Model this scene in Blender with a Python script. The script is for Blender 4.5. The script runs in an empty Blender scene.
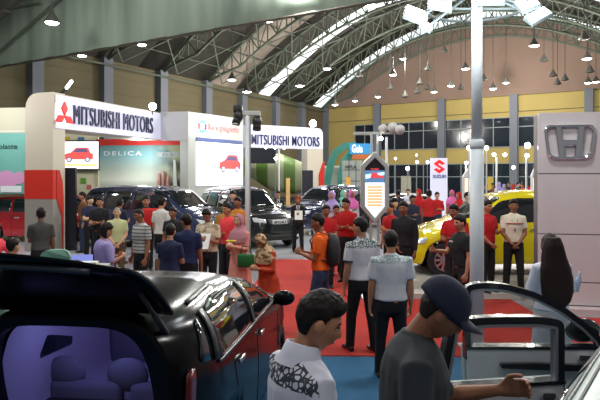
import bpy, bmesh, math, random
from mathutils import Vector, Matrix, noise
from mathutils.bvhtree import BVHTree
random.seed(7)
PI = math.pi
SC = bpy.context.scene
COL = SC.collection
CAMZ, HOR, F = 2.2, 178.0, 600.0

def at(px, py, Y):
    """a point of the place: photo column, photo row, distance in metres"""
    return Vector(((px - 300) / F * Y, Y, CAMZ - (py - HOR) / F * Y))

# ------------------------------------------------------------------ materials
_M = {}
def mat(name, col=(.5, .5, .5), rough=.6, metal=0., spec=None, em=None, es=0., coat=0., var=.0, vscale=8., bump=0., bscale=60., trans=0., ior=1.45, alpha=1., sheen=0.):
    if name in _M: return _M[name]
    m = bpy.data.materials.new(name); m.use_nodes = True
    nt = m.node_tree; b = nt.nodes['Principled BSDF']
    b.inputs['Base Color'].default_value = (*col, 1)
    b.inputs['Roughness'].default_value = rough
    b.inputs['Metallic'].default_value = metal
    b.inputs['Coat Weight'].default_value = coat
    b.inputs['Coat Roughness'].default_value = .03
    b.inputs['Transmission Weight'].default_value = trans
    b.inputs['IOR'].default_value = ior
    b.inputs['Alpha'].default_value = alpha
    if spec is not None: b.inputs['Specular IOR Level'].default_value = spec
    if sheen: b.inputs['Sheen Weight'].default_value = sheen
    if em:
        b.inputs['Emission Color'].default_value = (*em, 1)
        b.inputs['Emission Strength'].default_value = es
    tc = None
    if var or bump:
        tc = nt.nodes.new('ShaderNodeTexCoord')
    if var:
        n = nt.nodes.new('ShaderNodeTexNoise'); n.inputs['Scale'].default_value = vscale; n.inputs['Detail'].default_value = 4
        nt.links.new(tc.outputs['Object'], n.inputs['Vector'])
        r = nt.nodes.new('ShaderNodeValToRGB')
        r.color_ramp.elements[0].position = .3; r.color_ramp.elements[1].position = .7
        r.color_ramp.elements[0].color = (*[c * (1 - var) for c in col], 1)
        r.color_ramp.elements[1].color = (*[min(1, c * (1 + var)) for c in col], 1)
        nt.links.new(n.outputs['Fac'], r.inputs['Fac']); nt.links.new(r.outputs['Color'], b.inputs['Base Color'])
    if bump:
        n = nt.nodes.new('ShaderNodeTexNoise'); n.inputs['Scale'].default_value = bscale
        nt.links.new(tc.outputs['Object'], n.inputs['Vector'])
        bp = nt.nodes.new('ShaderNodeBump'); bp.inputs['Strength'].default_value = bump; bp.inputs['Distance'].default_value = .01
        nt.links.new(n.outputs['Fac'], bp.inputs['Height']); nt.links.new(bp.outputs['Normal'], b.inputs['Normal'])
    _M[name] = m
    return m

def hexc(r, g, b):
    """photo colour (0-255) to linear"""
    f = lambda c: ((c / 255 + .055) / 1.055) ** 2.4 if c > 10 else c / 255 / 12.92
    return (f(r), f(g), f(b))

def pattern(name, kind, c1, c2, scale=20., width=.5, rough=.8, axis='Z', extra=None, zmin=None, zmax=None):
    """two-colour printed cloth / panel; limited to a band of object height when zmin / zmax are given"""
    if name in _M: return _M[name]
    m = mat(name, c1, rough)
    nt = m.node_tree; b = nt.nodes['Principled BSDF']; L = nt.links.new
    tc = nt.nodes.new('ShaderNodeTexCoord'); sx = nt.nodes.new('ShaderNodeSeparateXYZ'); L(tc.outputs['Object'], sx.inputs[0])
    def math_(op, a, bb=None):
        q = nt.nodes.new('ShaderNodeMath'); q.operation = op
        for i, v in enumerate((a, bb)):
            if v is None: continue
            if isinstance(v, (int, float)): q.inputs[i].default_value = v
            else: L(v, q.inputs[i])
        return q.outputs[0]
    if kind == 'stripe':
        s = math_('MULTIPLY', sx.outputs[axis], scale); s = math_('FRACT', s); fac = math_('LESS_THAN', s, width)
    elif kind == 'voronoi':
        v = nt.nodes.new('ShaderNodeTexVoronoi'); v.feature = 'DISTANCE_TO_EDGE'; v.inputs['Scale'].default_value = scale
        L(tc.outputs['Object'], v.inputs['Vector']); fac = math_('LESS_THAN', v.outputs['Distance'], width)
    elif kind == 'magic':
        v = nt.nodes.new('ShaderNodeTexNoise'); v.inputs['Scale'].default_value = scale; v.inputs['Detail'].default_value = 3
        L(tc.outputs['Object'], v.inputs['Vector']); fac = math_('GREATER_THAN', v.outputs['Fac'], width)
    if zmin is not None: fac = math_('MULTIPLY', fac, math_('GREATER_THAN', sx.outputs['Z'], zmin))
    if zmax is not None: fac = math_('MULTIPLY', fac, math_('LESS_THAN', sx.outputs['Z'], zmax))
    if extra is not None:      # (axis, limit): pattern only where that coordinate exceeds the limit
        fac = math_('MULTIPLY', fac, math_('GREATER_THAN', sx.outputs[extra[0]], extra[1]))
    mx = nt.nodes.new('ShaderNodeMix'); mx.data_type = 'RGBA'
    mx.inputs[6].default_value = (*c1, 1); mx.inputs[7].default_value = (*c2, 1)
    L(fac, mx.inputs[0]); L(mx.outputs[2], b.inputs['Base Color'])
    return m

# ------------------------------------------------------------------ objects
def tag(o, label=None, cat=None, group=None, kind=None):
    if label: o['label'] = label
    if cat: o['category'] = cat
    if group: o['group'] = group
    if kind: o['kind'] = kind
    return o

def empty(name, loc=(0, 0, 0), rz=0.):
    o = bpy.data.objects.new(name, None); COL.objects.link(o)
    o.location = loc; o.rotation_euler = (0, 0, rz); o.empty_display_size = .2
    return o

def link(name, me, m=None, parent=None, smooth=False):
    o = bpy.data.objects.new(name, me); COL.objects.link(o)
    if m is not None:
        for k in (m if isinstance(m, (list, tuple)) else [m]): me.materials.append(k)
    if parent: o.parent = parent
    if smooth:
        me.polygons.foreach_set('use_smooth', [True] * len(me.polygons))
    return o

def bobj(name, bm, m=None, parent=None, smooth=False, normals=True):
    if normals: bmesh.ops.recalc_face_normals(bm, faces=bm.faces[:])
    me = bpy.data.meshes.new(name); bm.to_mesh(me); bm.free()
    return link(name, me, m, parent, smooth)

def copy_tree(o, parent=None):
    c = o.copy(); COL.objects.link(c)
    if parent: c.parent = parent
    for ch in list(o.children): copy_tree(ch, c)
    return c

# ------------------------------------------------------------------ shapes in a bmesh
def box(bm, x0, x1, y0, y1, z0, z1, M=None, bev=0.):
    vs = [bm.verts.new((x, y, z)) for x in (x0, x1) for y in (y0, y1) for z in (z0, z1)]
    idx = [(0, 1, 3, 2), (4, 6, 7, 5), (0, 4, 5, 1), (2, 3, 7, 6), (0, 2, 6, 4), (1, 5, 7, 3)]
    fs = [bm.faces.new([vs[i] for i in f]) for f in idx]
    if bev:
        es = list({e for f in fs for e in f.edges})
        r = bmesh.ops.bevel(bm, geom=es, offset=bev, segments=2, profile=.5, affect='EDGES')
        vs = list({v for v in vs if v.is_valid} | {v for f in r['faces'] for v in f.verts})
        done = set(vs)
    if M is not None:
        for v in vs: v.co = M @ v.co
    return vs

def frame_of(d):
    d = d.normalized(); u = Vector((0, 0, 1)) if abs(d.z) < .95 else Vector((0, 1, 0))
    a = d.cross(u).normalized(); b = a.cross(d).normalized()
    return a, b

def tube(bm, pts, rad, seg=8, flat=1., side=None, cap=True, roundcap=False):
    """tapered tube; rad: number or list; flat squeezes along the second axis; side = first axis"""
    pts = [Vector(p) for p in pts]
    if not isinstance(rad, (list, tuple)): rad = [rad] * len(pts)
    rad = list(rad)
    if roundcap:
        d0 = (pts[0] - pts[1]).normalized(); d1 = (pts[-1] - pts[-2]).normalized()
        r0, r1 = rad[0], rad[-1]
        pts = [pts[0] + d0 * r0 * .8, pts[0] + d0 * r0 * .5] + pts + [pts[-1] + d1 * r1 * .5, pts[-1] + d1 * r1 * .8]
        rad = [r0 * .35, r0 * .8] + rad + [r1 * .8, r1 * .35]
    rings = []
    n = len(pts); a = b = None
    for i, p in enumerate(pts):
        d = (pts[min(i + 1, n - 1)] - pts[max(i - 1, 0)])
        if a is None:
            if side is not None:
                a = Vector(side); a = (a - d.normalized() * a.dot(d.normalized())).normalized(); b = a.cross(d.normalized())
            else: a, b = frame_of(d)
        else:
            dn = d.normalized(); a = (a - dn * a.dot(dn)).normalized(); b = a.cross(dn)
        r = rad[i]; rx, ry = (r if isinstance(r, tuple) else (r, r * flat))
        rings.append([bm.verts.new(p + a * rx * math.cos(2 * PI * k / seg) + b * ry * math.sin(2 * PI * k / seg)) for k in range(seg)])
    for r0, r1 in zip(rings, rings[1:]):
        for k in range(seg):
            bm.faces.new((r0[k], r0[(k + 1) % seg], r1[(k + 1) % seg], r1[k]))
    if cap:
        bm.faces.new(rings[0][::-1]); bm.faces.new(rings[-1])
    return rings

def rings_loft(bm, rings, cap=True, closed=True):
    vr = [[bm.verts.new(p) for p in r] for r in rings]
    n = len(vr[0])
    for r0, r1 in zip(vr, vr[1:]):
        for k in range(n if closed else n - 1):
            bm.faces.new((r0[k], r0[(k + 1) % n], r1[(k + 1) % n], r1[k]))
    if cap and closed:
        bm.faces.new(vr[0][::-1]); bm.faces.new(vr[-1])
    return vr

def ellipsoid(bm, c, r, M=None, su=16, sv=10):
    rs = []
    for j in range(1, sv):
        ph = -PI / 2 + PI * j / sv
        rs.append([Vector((r[0] * math.cos(ph) * math.cos(2 * PI * k / su), r[1] * math.cos(ph) * math.sin(2 * PI * k / su), r[2] * math.sin(ph))) for k in range(su)])
    T = (M or Matrix()) 
    c = Vector(c)
    rs = [[T @ (c + p) for p in q] for q in rs]
    v = rings_loft(bm, rs, cap=False)
    lo = bm.verts.new(T @ (c - Vector((0, 0, r[2])))); hi = bm.verts.new(T @ (c + Vector((0, 0, r[2]))))
    for k in range(su):
        bm.faces.new((lo, v[0][(k + 1) % su], v[0][k])); bm.faces.new((hi, v[-1][k], v[-1][(k + 1) % su]))

def prism(bm, poly, f, d0, d1):
    """poly: list of (u, v); f(u, v, d) -> point; closed solid between depths d0 and d1"""
    a = [bm.verts.new(f(u, v, d0)) for u, v in poly]; b = [bm.verts.new(f(u, v, d1)) for u, v in poly]
    n = len(poly)
    bm.faces.new(a); bm.faces.new(b[::-1])
    for i in range(n): bm.faces.new((a[i], b[i], b[(i + 1) % n], a[(i + 1) % n]))

def ring_prism(bm, outer, inner, f, d0, d1):
    """frame: same number of points outside and inside"""
    n = len(outer)
    A = [[bm.verts.new(f(u, v, d)) for u, v in P] for P in (outer, inner) for d in (d0, d1)]
    oa, ob, ia, ib = A
    for i in range(n):
        j = (i + 1) % n
        bm.faces.new((oa[i], oa[j], ia[j], ia[i])); bm.faces.new((ob[j], ob[i], ib[i], ib[j]))
        bm.faces.new((oa[j], oa[i], ob[i], ob[j])); bm.faces.new((ia[i], ia[j], ib[j], ib[i]))

def round_poly(pts, r=.1, n=4):
    out = []; N = len(pts)
    if not isinstance(r, (list, tuple)): r = [r] * N
    for i, p in enumerate(pts):
        p = Vector(p); a = Vector(pts[i - 1]); b = Vector(pts[(i + 1) % N]); rr = r[i]
        if rr <= 0: out.append(tuple(p)); continue
        da, db = a - p, b - p
        ra = min(rr, da.length * .48); rb = min(rr, db.length * .48)
        s, e = p + da.normalized() * ra, p + db.normalized() * rb
        for k in range(n + 1):
            t = k / n; out.append(tuple((1 - t) ** 2 * s + 2 * t * (1 - t) * p + t * t * e))
    return out

def lathe(bm, prof, seg=20, M=None):
    M = M or Matrix()
    rs = [[M @ Vector((r * math.cos(2 * PI * k / seg), r * math.sin(2 * PI * k / seg), z)) for k in range(seg)] for r, z in prof]
    return rings_loft(bm, rs, cap=False)

def text_obj(name, s, m, parent, O, U, V, width, height, depth=.01, bold=0., font_space=1.):
    """lettering: real extruded letters; O = lower left corner, U = reading direction, V = up"""
    cu = bpy.data.curves.new(name, 'FONT'); cu.body = s; cu.size = 1; cu.extrude = .01; cu.offset = bold; cu.space_character = font_space
    tmp = bpy.data.objects.new('tmp_text', cu); COL.objects.link(tmp)
    dg = bpy.context.evaluated_depsgraph_get()
    me = bpy.data.meshes.new_from_object(tmp.evaluated_get(dg)); bpy.data.objects.remove(tmp)
    xs = [v.co.x for v in me.vertices]; ys = [v.co.y for v in me.vertices]
    x0, x1, y0, y1 = min(xs), max(xs), min(ys), max(ys)
    U = Vector(U).normalized(); V = Vector(V).normalized(); N = U.cross(V)
    O = Vector(O)
    for v in me.vertices:
        v.co = O + U * ((v.co.x - x0) / (x1 - x0) * width) + V * ((v.co.y - y0) / (y1 - y0) * height) + N * (v.co.z / .02 + .5) * depth
    me.name = name
    me.materials.clear()
    return link(name, me, m, parent)
# ------------------------------------------------------------------ people
REMESH = []       # (object, voxel, smooth iterations, callback)

def R3(axis, a): return Matrix.Rotation(a, 4, axis)

def head_pt(th, ph, scale=1., female=False):
    """surface of a head, face towards -Y, centre of the head at 0, eyes at z = 0.005"""
    dx, dy, dz = math.cos(ph) * math.sin(th), -math.cos(ph) * math.cos(th), math.sin(ph)
    x, y, z = .074 * dx, .094 * dy, .116 * dz
    t = max(0., -z / .116)
    x *= 1 - .30 * t ** 1.6
    if y > 0: y *= 1 - .42 * t
    else: y *= 1 - .10 * t
    x *= 1 - .10 * max(0, z / .116) ** 2
    if y < 0:
        y = max(y, -.088) if abs(x) < .05 else y
        g = lambda cx, cz, sx, sz: math.exp(-((abs(x) - cx) / sx) ** 2 - ((z - cz) / sz) ** 2)
        y -= .022 * g(0, -.026, .0125, .017) + .011 * g(0, -.002, .010, .022)
        y += .011 * g(.031, .004, .016, .011)
        y -= .005 * g(.028, .024, .022, .007)
        y -= .009 * g(0, -.058, .022, .0055) + .007 * g(0, -.069, .018, .005)
        y += .004 * g(0, -.080, .02, .005)
        y -= .010 * g(0, -.100, .018, .012)
        y -= .004 * g(.045, -.022, .02, .02)
    return Vector((x, y, z)) * scale

def head_solid(bm, M, scale=1., su=44, sv=34):
    rs = []
    for j in range(1, sv):
        ph = -PI / 2 + PI * j / sv
        rs.append([M @ head_pt(2 * PI * k / su, ph, scale) for k in range(su)])
    v = rings_loft(bm, rs, cap=False)
    lo = bm.verts.new(M @ head_pt(0, -PI / 2, scale)); hi = bm.verts.new(M @ head_pt(0, PI / 2, scale))
    for k in range(su):
        bm.faces.new((lo, v[0][(k + 1) % su], v[0][k])); bm.faces.new((hi, v[-1][k], v[-1][(k + 1) % su]))
    for s in (-1, 1):
        ellipsoid(bm, (s * .079 * scale, .014 * scale, -.004 * scale), (.011 * scale, .020 * scale, .032 * scale), M @ R3('Z', -s * .25), 10, 8)

def hair_solid(bm, M, scale, style, seed=0):
    su, sv = (52, 40)
    def pt(th, ph):
        dx, dy, dz = math.cos(ph) * math.sin(th), -math.cos(ph) * math.cos(th), math.sin(ph)
        p = head_pt(th, ph, 1.)
        front = -dy
        if style in ('short', 'buzz', 'spiky', 'bald'):
            line = -.080 + .035 * max(0, front + 1) if front < -.45 else (-.061 + (front + .45) * .30 if front < -.17 else (.023 if front < .12 else (.002 if front < .34 else .047 + (front - .34) * .025)))
        elif style == 'bob':
            line = -.11 if front < .30 else .035 + (front - .3) * .03
        else:
            line = -.12 if front < .42 else .045 + (front - .42) * .03
        th_ = {'short': .019, 'buzz': .007, 'spiky': .017, 'bob': .026, 'long': .016, 'bald': .004}[style]
        e = (p.z - line) / .014
        w = 1 / (1 + math.exp(-max(-20, min(20, e * 3))))
        top = max(0, dz)
        nn = noise.noise(Vector((dx * 5 + seed, dy * 5, dz * 5))) * .006 + noise.noise(Vector((dx * 14 + seed, dy * 14, dz * 9))) * .003
        if style == 'spiky': nn += .022 * max(0, noise.noise(Vector((dx * 16, dy * 16, seed)))) * top + .022 * top * max(0, front)
        sd = min(1., max(0., (p.z + .02) / .075))
        if style in ('short', 'spiky', 'buzz'): th_ = .0055 + (th_ - .0055) * sd; nn *= .3 + .7 * sd
        off = th_ * (1 + .5 * top) + nn
        d = Vector((dx, dy, dz))
        base = Vector((p.x, max(p.y, -.088), p.z))
        return (base * .86 + (base * .14 + d * off) * 1.) if w > .99 else base * (.86 * 1) + (base * .14 + d * off) * w
    rs = [[M @ (pt(2 * PI * k / su, -PI / 2 + PI * j / sv) * scale) for k in range(su)] for j in range(1, sv)]
    v = rings_loft(bm, rs, cap=False)
    lo = bm.verts.new(M @ (pt(0, -PI / 2) * scale)); hi = bm.verts.new(M @ (pt(0, PI / 2) * scale))
    for k in range(su):
        bm.faces.new((lo, v[0][(k + 1) % su], v[0][k])); bm.faces.new((hi, v[-1][k], v[-1][(k + 1) % su]))

def hand_solid(bm, wrist, f, n, s, side, curl=.5, fingers=True, spread=.08):
    """wrist point, direction f, palm normal n, size s (1 = 0.18 m)"""
    f = f.normalized(); n = (n - f * n.dot(f)).normalized(); l = f.cross(n) * side
    pal = [wrist - f * .01 * s, wrist + f * .035 * s, wrist + f * .085 * s]
    tube(bm, pal, [(.026 * s, .017 * s), (.037 * s, .014 * s), (.040 * s, .012 * s)], 10, side=l, roundcap=False)
    if not fingers:
        tube(bm, [pal[-1], pal[-1] + f * .04 * s + n * .02 * s * curl, pal[-1] + f * .06 * s + n * .055 * s * curl], [(.038 * s, .011 * s), (.034 * s, .010 * s), (.025 * s, .008 * s)], 8, side=l)
        tube(bm, [wrist + f * .02 * s + l * .025 * s, wrist + f * .06 * s + l * .055 * s + n * .01 * s], [.012 * s, .009 * s], 6, roundcap=True)
        return
    for i, (o, L) in enumerate(((.030, .072), (.010, .080), (-.011, .075), (-.030, .058))):
        b = wrist + f * .082 * s + l * o * s
        a1 = curl * .8; d1 = f * math.cos(a1) + n * math.sin(a1) + l * (o * spread * 20 * .12)
        a2 = curl * 2.0; d2 = f * math.cos(a2) + n * math.sin(a2)
        a3 = curl * 2.8; d3 = f * math.cos(a3) + n * math.sin(a3)
        p1 = b + d1 * L * .48 * s; p2 = p1 + d2 * L * .30 * s; p3 = p2 + d3 * L * .22 * s
        r = .0092 * s
        tube(bm, [b - f * .02 * s, b, p1, p2, p3], [r * 1.1, r * 1.08, r, r * .9, r * .75], 8, roundcap=True)
    t0 = wrist + f * .022 * s + l * .024 * s
    t1 = t0 + (f * .7 + l * .75 + n * .15).normalized() * .042 * s
    t2 = t1 + (f * .95 + l * .15 + n * (.2 + curl * .4)).normalized() * .034 * s
    t3 = t2 + (f * .95 - l * .1 + n * (.2 + curl * .6)).normalized() * .022 * s
    tube(bm, [t0 - l * .01 * s, t0, t1, t2, t3], [.013 * s, .014 * s, .0115 * s, .0105 * s, .008 * s], 8, roundcap=True)

SKIN = {'tan': hexc(176, 122, 92), 'brown': hexc(140, 92, 66), 'light': hexc(206, 160, 128), 'dark': hexc(112, 74, 54)}
HANG = ((.12, .02, -1), (.04, .22, -1))
HOLD = ((.10, .22, -1), (-.45, .80, .25))
CROSS = ((.14, .28, -1), (-.95, .42, .12))
FRONT = ((.10, .18, -1), (-.60, .45, -.75))
REACH = ((.15, .60, -.75), (-.05, 1, -.05))

def near_face(root, HM, k, skin):
    q = lambda x, y, z: HM @ (Vector((x, y, z)) * k)
    dark = mat('brow_hair', (.015, .011, .009), .7)
    def surf(x, z, out=0.):
        # front surface of the head at (x, z)
        best = None
        for i in range(0, 40):
            th = math.atan2(x, .08) ; ph = -PI / 2 + PI * (i + .5) / 40
            p = head_pt(th, ph)
            if best is None or abs(p.z - z) < abs(best.z - z): best = p
        return q(x, best.y - out, z)
    for s in (-1, 1):
        bm = bmesh.new(); ellipsoid(bm, (0, 0, 0), (.0125 * k, .011 * k, .0072 * k), Matrix.Translation(surf(s * .030, .004, -.0065)) @ HM.to_3x3().to_4x4(), 16, 10)
        e = bobj('eye', bm, mat('eye_white', (.5, .47, .44), .3), root, True)
        bm = bmesh.new(); ellipsoid(bm, (0, 0, 0), (.0055 * k, .005 * k, .0055 * k), Matrix.Translation(surf(s * .030, .003, .0015)) @ HM.to_3x3().to_4x4(), 12, 8)
        bobj('iris', bm, mat('eye_dark', (.01, .008, .007), .3), e, True)
        bm = bmesh.new(); tube(bm, [surf(s * (.016 + .030 * t), .011 - .010 * (2 * t - 1) ** 2 + .003, -.0005) for t in (0, .25, .5, .75, 1)], [.0010, .0022, .0025, .0022, .0010], 6)
        bobj('eyelashes', bm, dark, root, True)
        bm = bmesh.new(); tube(bm, [surf(s * (.012 + .038 * t), .024 + .006 * math.sin(PI * t) - .002 * t, -.001) for t in (0, .2, .45, .7, 1)], [.0028, .0046, .0048, .0036, .0012], 6)
        bobj('eyebrow', bm, dark, root, True)
    lipm = mat('lips_' + skin, tuple(c * m for c, m in zip(SKIN[skin], (.80, .55, .55))), .4)
    bm = bmesh.new()
    for z in (-.0585, -.068):
        tube(bm, [surf(x, z + (.0022 if z > -.06 else -.001) * (1 - abs(x) / .022), -.002) for x in (-.022, -.012, 0, .012, .022)], [.0012, .0042, .0052, .0042, .0012], 8)
    bobj('lips', bm, lipm, root, True)

def hair_mat(c):
    nm = 'hair_%.3f' % c[0]
    if nm in _M: return _M[nm]
    m = mat(nm, c, .5, spec=.22); nt = m.node_tree; b = nt.nodes['Principled BSDF']
    tc = nt.nodes.new('ShaderNodeTexCoord'); mp = nt.nodes.new('ShaderNodeMapping'); mp.inputs['Scale'].default_value = (1, 1, .12)
    n = nt.nodes.new('ShaderNodeTexNoise'); n.inputs['Scale'].default_value = 160; bp = nt.nodes.new('ShaderNodeBump'); bp.inputs['Strength'].default_value = .6; bp.inputs['Distance'].default_value = .006
    L = nt.links.new; L(tc.outputs['Object'], mp.inputs[0]); L(mp.outputs[0], n.inputs['Vector']); L(n.outputs['Fac'], bp.inputs['Height']); L(bp.outputs[0], b.inputs['Normal'])
    return m

def person(label, loc, yaw, h=1.68, skin='tan', hair='short', haircol=(.012, .009, .008), shirt=None, sleeve='short', pants=None, shoes=None,
           arms=(HANG, HANG), lean=0., head=(0., 0.), build=1., lod=1, skirt=None, dress=None, hijab=None, group=None, female=False,
           cuffs=None, leanside=0., stance=.0, curl=.45, name='person', untuck=.0, extra=None):
    """yaw: direction the chest faces, 0 = towards the camera (-Y), positive turns to +X.  Local frame: face -Y, up Z."""
    root = empty(name, loc, yaw)
    tag(root, label, 'person', group)
    k = h / 1.70
    vox = (.0062, .012, .022)[lod]
    cvox = (.010, .015, .024)[lod]
    bw = build
    hipz = .90 * k
    T = Matrix.Translation((0, 0, hipz)) @ R3('X', lean) @ R3('Y', leanside) @ Matrix.Translation((0, 0, -hipz))
    V = lambda x, y, z: T @ Vector((x * k, y * k, z * k))
    neck = V(0, .015, 1.43)
    hyaw, hpitch = head
    HM = Matrix.Translation(V(0, .0, 1.455)) @ R3('X', lean) @ R3('Z', hyaw) @ R3('X', hpitch) @ Matrix.Translation((0, -.02 * k, .128 * k))
    fem = female
    shw = (.165 if fem else .185) * bw
    # ---- torso cross-sections: height, half width, half depth, y
    tors = [(.84, .150, .105, .01), (.92, .168 if fem else .160, .118, .01), (1.02, .138 if fem else .150, .104, .0), (1.10, .128 if fem else .150, .100, -.005),
            (1.20, .150 if fem else .166, .112 if fem else .112, -.008), (1.30, .158 if fem else .182, .112, .0), (1.37, .160 if fem else .182, .092, .008), (1.415, .115, .070, .012), (1.445, .062, .056, .014)]
    def torso(bm, inf=0., z0=.84, z1=1.45, seg=20, flare=0.):
        rs = []
        use = [t for t in tors if z0 - .001 <= t[0] <= z1]
        if z0 > use[0][0] + .02 or z0 < use[0][0] - .02:
            use = [(z0, use[0][1] + flare, use[0][2] + flare, use[0][3])] + use
        for z, rx, ry, oy in use:
            fl = inf * (1.15 if z < 1.25 else 1.) * (.55 if z > 1.42 else 1)
            rs.append([V((rx * bw + fl) * math.cos(2 * PI * q / seg), oy + (ry * (bw ** 1.3) + fl) * math.sin(2 * PI * q / seg), z) for q in range(seg)])
        rings_loft(bm, rs)
    # ---- arms
    armdat = []
    for s, (ua, fa) in zip((-1, 1), arms):      # s = -1: the person's right side sits at -X in the local frame
        sh = V(s * (shw - .014), .012, 1.362)
        R = T.to_3x3()
        du = (R @ Vector((s * ua[0], -ua[1], ua[2]))).normalized(); df = (R @ Vector((s * fa[0], -fa[1], fa[2]))).normalized()
        el = sh + du * .285 * k; wr = el + df * .245 * k
        armdat.append((s, sh, el, wr, du, df))
    # ---- body: one continuous surface
    bm = bmesh.new()
    head_solid(bm, HM, k)
    hc = HM @ Vector((0, .022 * k, -.05 * k))
    tube(bm, [V(0, .015, 1.36), neck, hc], [.064 * k * bw ** .5, .052 * k * bw ** .5, .050 * k], 14)
    torso(bm, 0.)
    for s, sh, el, wr, du, df in armdat:
        tube(bm, [V(s * .08, .01, 1.37), sh, sh.lerp(el, .35), sh.lerp(el, .75), el, el.lerp(wr, .3), el.lerp(wr, .75), wr],
             [.050 * k, .054 * k * bw, .046 * k * bw, .040 * k, .038 * k, .040 * k, .030 * k, .025 * k], 10, roundcap=True)
        n = Vector((-s, 0, 0)); n = (T.to_3x3() @ n)
        if abs(df.normalized().dot(n)) > .8: n = Vector((0, 0, 1)) if df.y < .3 else Vector((0, 1, 0))
        hand_solid(bm, wr, df, n, k * (.95 if fem else 1.05), -s if True else s, curl, fingers=(lod < 2))
    legs = []
    for s in (-1, 1):
        hp = Vector((s * .085 * k, .01, hipz)); kn = Vector((s * (.095 + abs(stance) * .3) * k, (-.02 - s * stance * .5) * k, .49 * k)); an = Vector((s * (.10 + abs(stance) * .5) * k, (.01 - s * stance) * k, .085 * k))
        legs.append((s, hp, kn, an))
        tube(bm, [hp, hp.lerp(kn, .5), kn, kn.lerp(an, .3), an, an - Vector((0, 0, .04 * k))], [.082 * k, .070 * k, .052 * k, .052 * k, .036 * k, .036 * k], 10)
    body = bobj('body', bm, [mat('skin_' + skin, SKIN[skin], .5, var=.06, vscale=5), mat('eye_white', (.6, .58, .55), .3), mat('eye_dark', (.01, .008, .007), .3),
                             mat('lips_' + skin, tuple(c * m for c, m in zip(SKIN[skin], (.80, .55, .55))), .4)], root)
    inv = HM.inverted()
    def paint(me, inv=inv, k=k, lod=lod):
        for p in me.polygons:
            q = inv @ p.center / k
            if q.y > -.055 or abs(q.z) > .09: continue
            ax = abs(q.x)
            e = ((ax - .030) / .0135) ** 2 + ((q.z - .004) / .0058) ** 2
            if e < 1: p.material_index = 2 if (abs(ax - .030) < .0065 or lod > 0) else 1
            elif lod == 0 and e < 2.2 and q.z > .006: p.material_index = 2
            elif abs(q.z - .026 - (ax - .03) * -.08) < (.0045 if lod == 0 else .006) and .012 < ax < .050: p.material_index = 2
            elif (q.x / .024) ** 2 + ((q.z + .0635) / (.009)) ** 2 < 1: p.material_index = 3
            elif lod == 0 and abs(ax - .006) < .003 and abs(q.z + .041) < .003: p.material_index = 3
    REMESH.append((body, vox, 2 if lod == 0 else 1, paint if lod == 1 else None))
    if lod == 0: near_face(root, HM, k, skin)
    # ---- hair
    if hijab:
        bm = bmesh.new()
        su, sv = 36, 30
        def hp_(th, ph):
            p = head_pt(th, ph, 1.); dx, dy, dz = math.cos(ph) * math.sin(th), -math.cos(ph) * math.cos(th), math.sin(ph)
            face = ((p.x / .060) ** 2 + ((p.z + .014) / .088) ** 2 < 1) and dy < -.1
            b_ = Vector((p.x, max(p.y, -.084), p.z))
            return b_ * .78 if face else b_ * 1.0 + Vector((dx, dy, dz)) * (.020 + .006 * noise.noise(Vector((dx * 4, dy * 4, dz * 6))))
        rs = [[HM @ (hp_(2 * PI * q / su, -PI / 2 + PI * j / sv) * k) for q in range(su)] for j in range(1, sv)]
        v = rings_loft(bm, rs, cap=True)
        c0 = HM @ Vector((0, .03 * k, -.05 * k))
        rr = []
        for z, rx, ry, oy, f_ in ((1.50, .070, .080, .02, .9), (1.44, .105, .100, .015, .2), (1.38, .185, .135, .0, 0), (1.29, .215, .155, -.01, 0), (1.19, .19, .15, -.025, 0)):
            rr.append([(V(rx * bw * math.cos(2 * PI * q / 24) * (1 + .03 * math.sin(q * 1.9)), oy + ry * math.sin(2 * PI * q / 24), z)).lerp(c0 + Vector((rx * math.cos(2 * PI * q / 24) * k, ry * math.sin(2 * PI * q / 24) * k, -.03)), f_ * .8) for q in range(24)])
        rings_loft(bm, rr)
        ho = bobj('hijab', bm, hijab, root); REMESH.append((ho, cvox, 2, None))
    elif hair and hair != 'none':
        bm = bmesh.new()
        hair_solid(bm, HM, k, hair, seed=len(REMESH))
        if hair == 'long':
            rr = []
            for i, (z, rx, ry, oy) in enumerate(((1.68, .075, .07, .03), (1.60, .105, .095, .035), (1.48, .135, .080, .055), (1.36, .165, .070, .085), (1.24, .185, .060, .105), (1.12, .185, .055, .115), (1.02, .15, .04, .12), (.94, .07, .02, .12))):
                rr.append([V(rx * math.cos(2 * PI * q / 24) * (1 + .05 * math.sin(q * 2.7 + i)), oy + ry * math.sin(2 * PI * q / 24) * (1 + .08 * math.sin(q * 5.1)), z) for q in range(24)])
            rings_loft(bm, rr)
        ho = bobj('hair', bm, hair_mat(haircol), root)
        REMESH.append((ho, .006 if lod == 0 else (.011 if lod == 1 else .02), 1, None))
    def wrinkle(amp, sc=9.):
        def f(me):
            me.calc_loop_triangles()
            ns = [v.normal.copy() for v in me.vertices]
            for v, n_ in zip(me.vertices, ns):
                c = v.co
                w = noise.noise(Vector((c.x * sc, c.y * sc, c.z * sc * .55))) + .5 * noise.noise(Vector((c.x * sc * 2.1 + 7, c.y * sc * 2.1, c.z * sc * 1.1)))
                v.co = c + n_ * amp * w
        return f
    # ---- clothes
    if dress:
        bm = bmesh.new()
        torso(bm, .022, .92)
        rs = []
        for z, rx, ry in ((.96, .185, .145), (.75, .215, .175), (.5, .235, .20), (.25, .255, .22), (.09, .265, .23)):
            rs.append([Vector((rx * k * bw * math.cos(2 * PI * q / 24) * (1 + .03 * math.sin(q * 2.1)), .01 + ry * k * math.sin(2 * PI * q / 24) * (1 + .03 * math.cos(q * 2.7)), z * k)) for q in range(24)])
        rings_loft(bm, rs)
        for s, sh, el, wr, du, df in armdat:
            tube(bm, [V(s * .07, .01, 1.37), sh, el, wr.lerp(el, .12)], [.055 * k, .066 * k, .056 * k, .044 * k], 12)
        o = bobj('dress', bm, dress, root); REMESH.append((o, cvox, 2, wrinkle(.008)))
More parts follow.
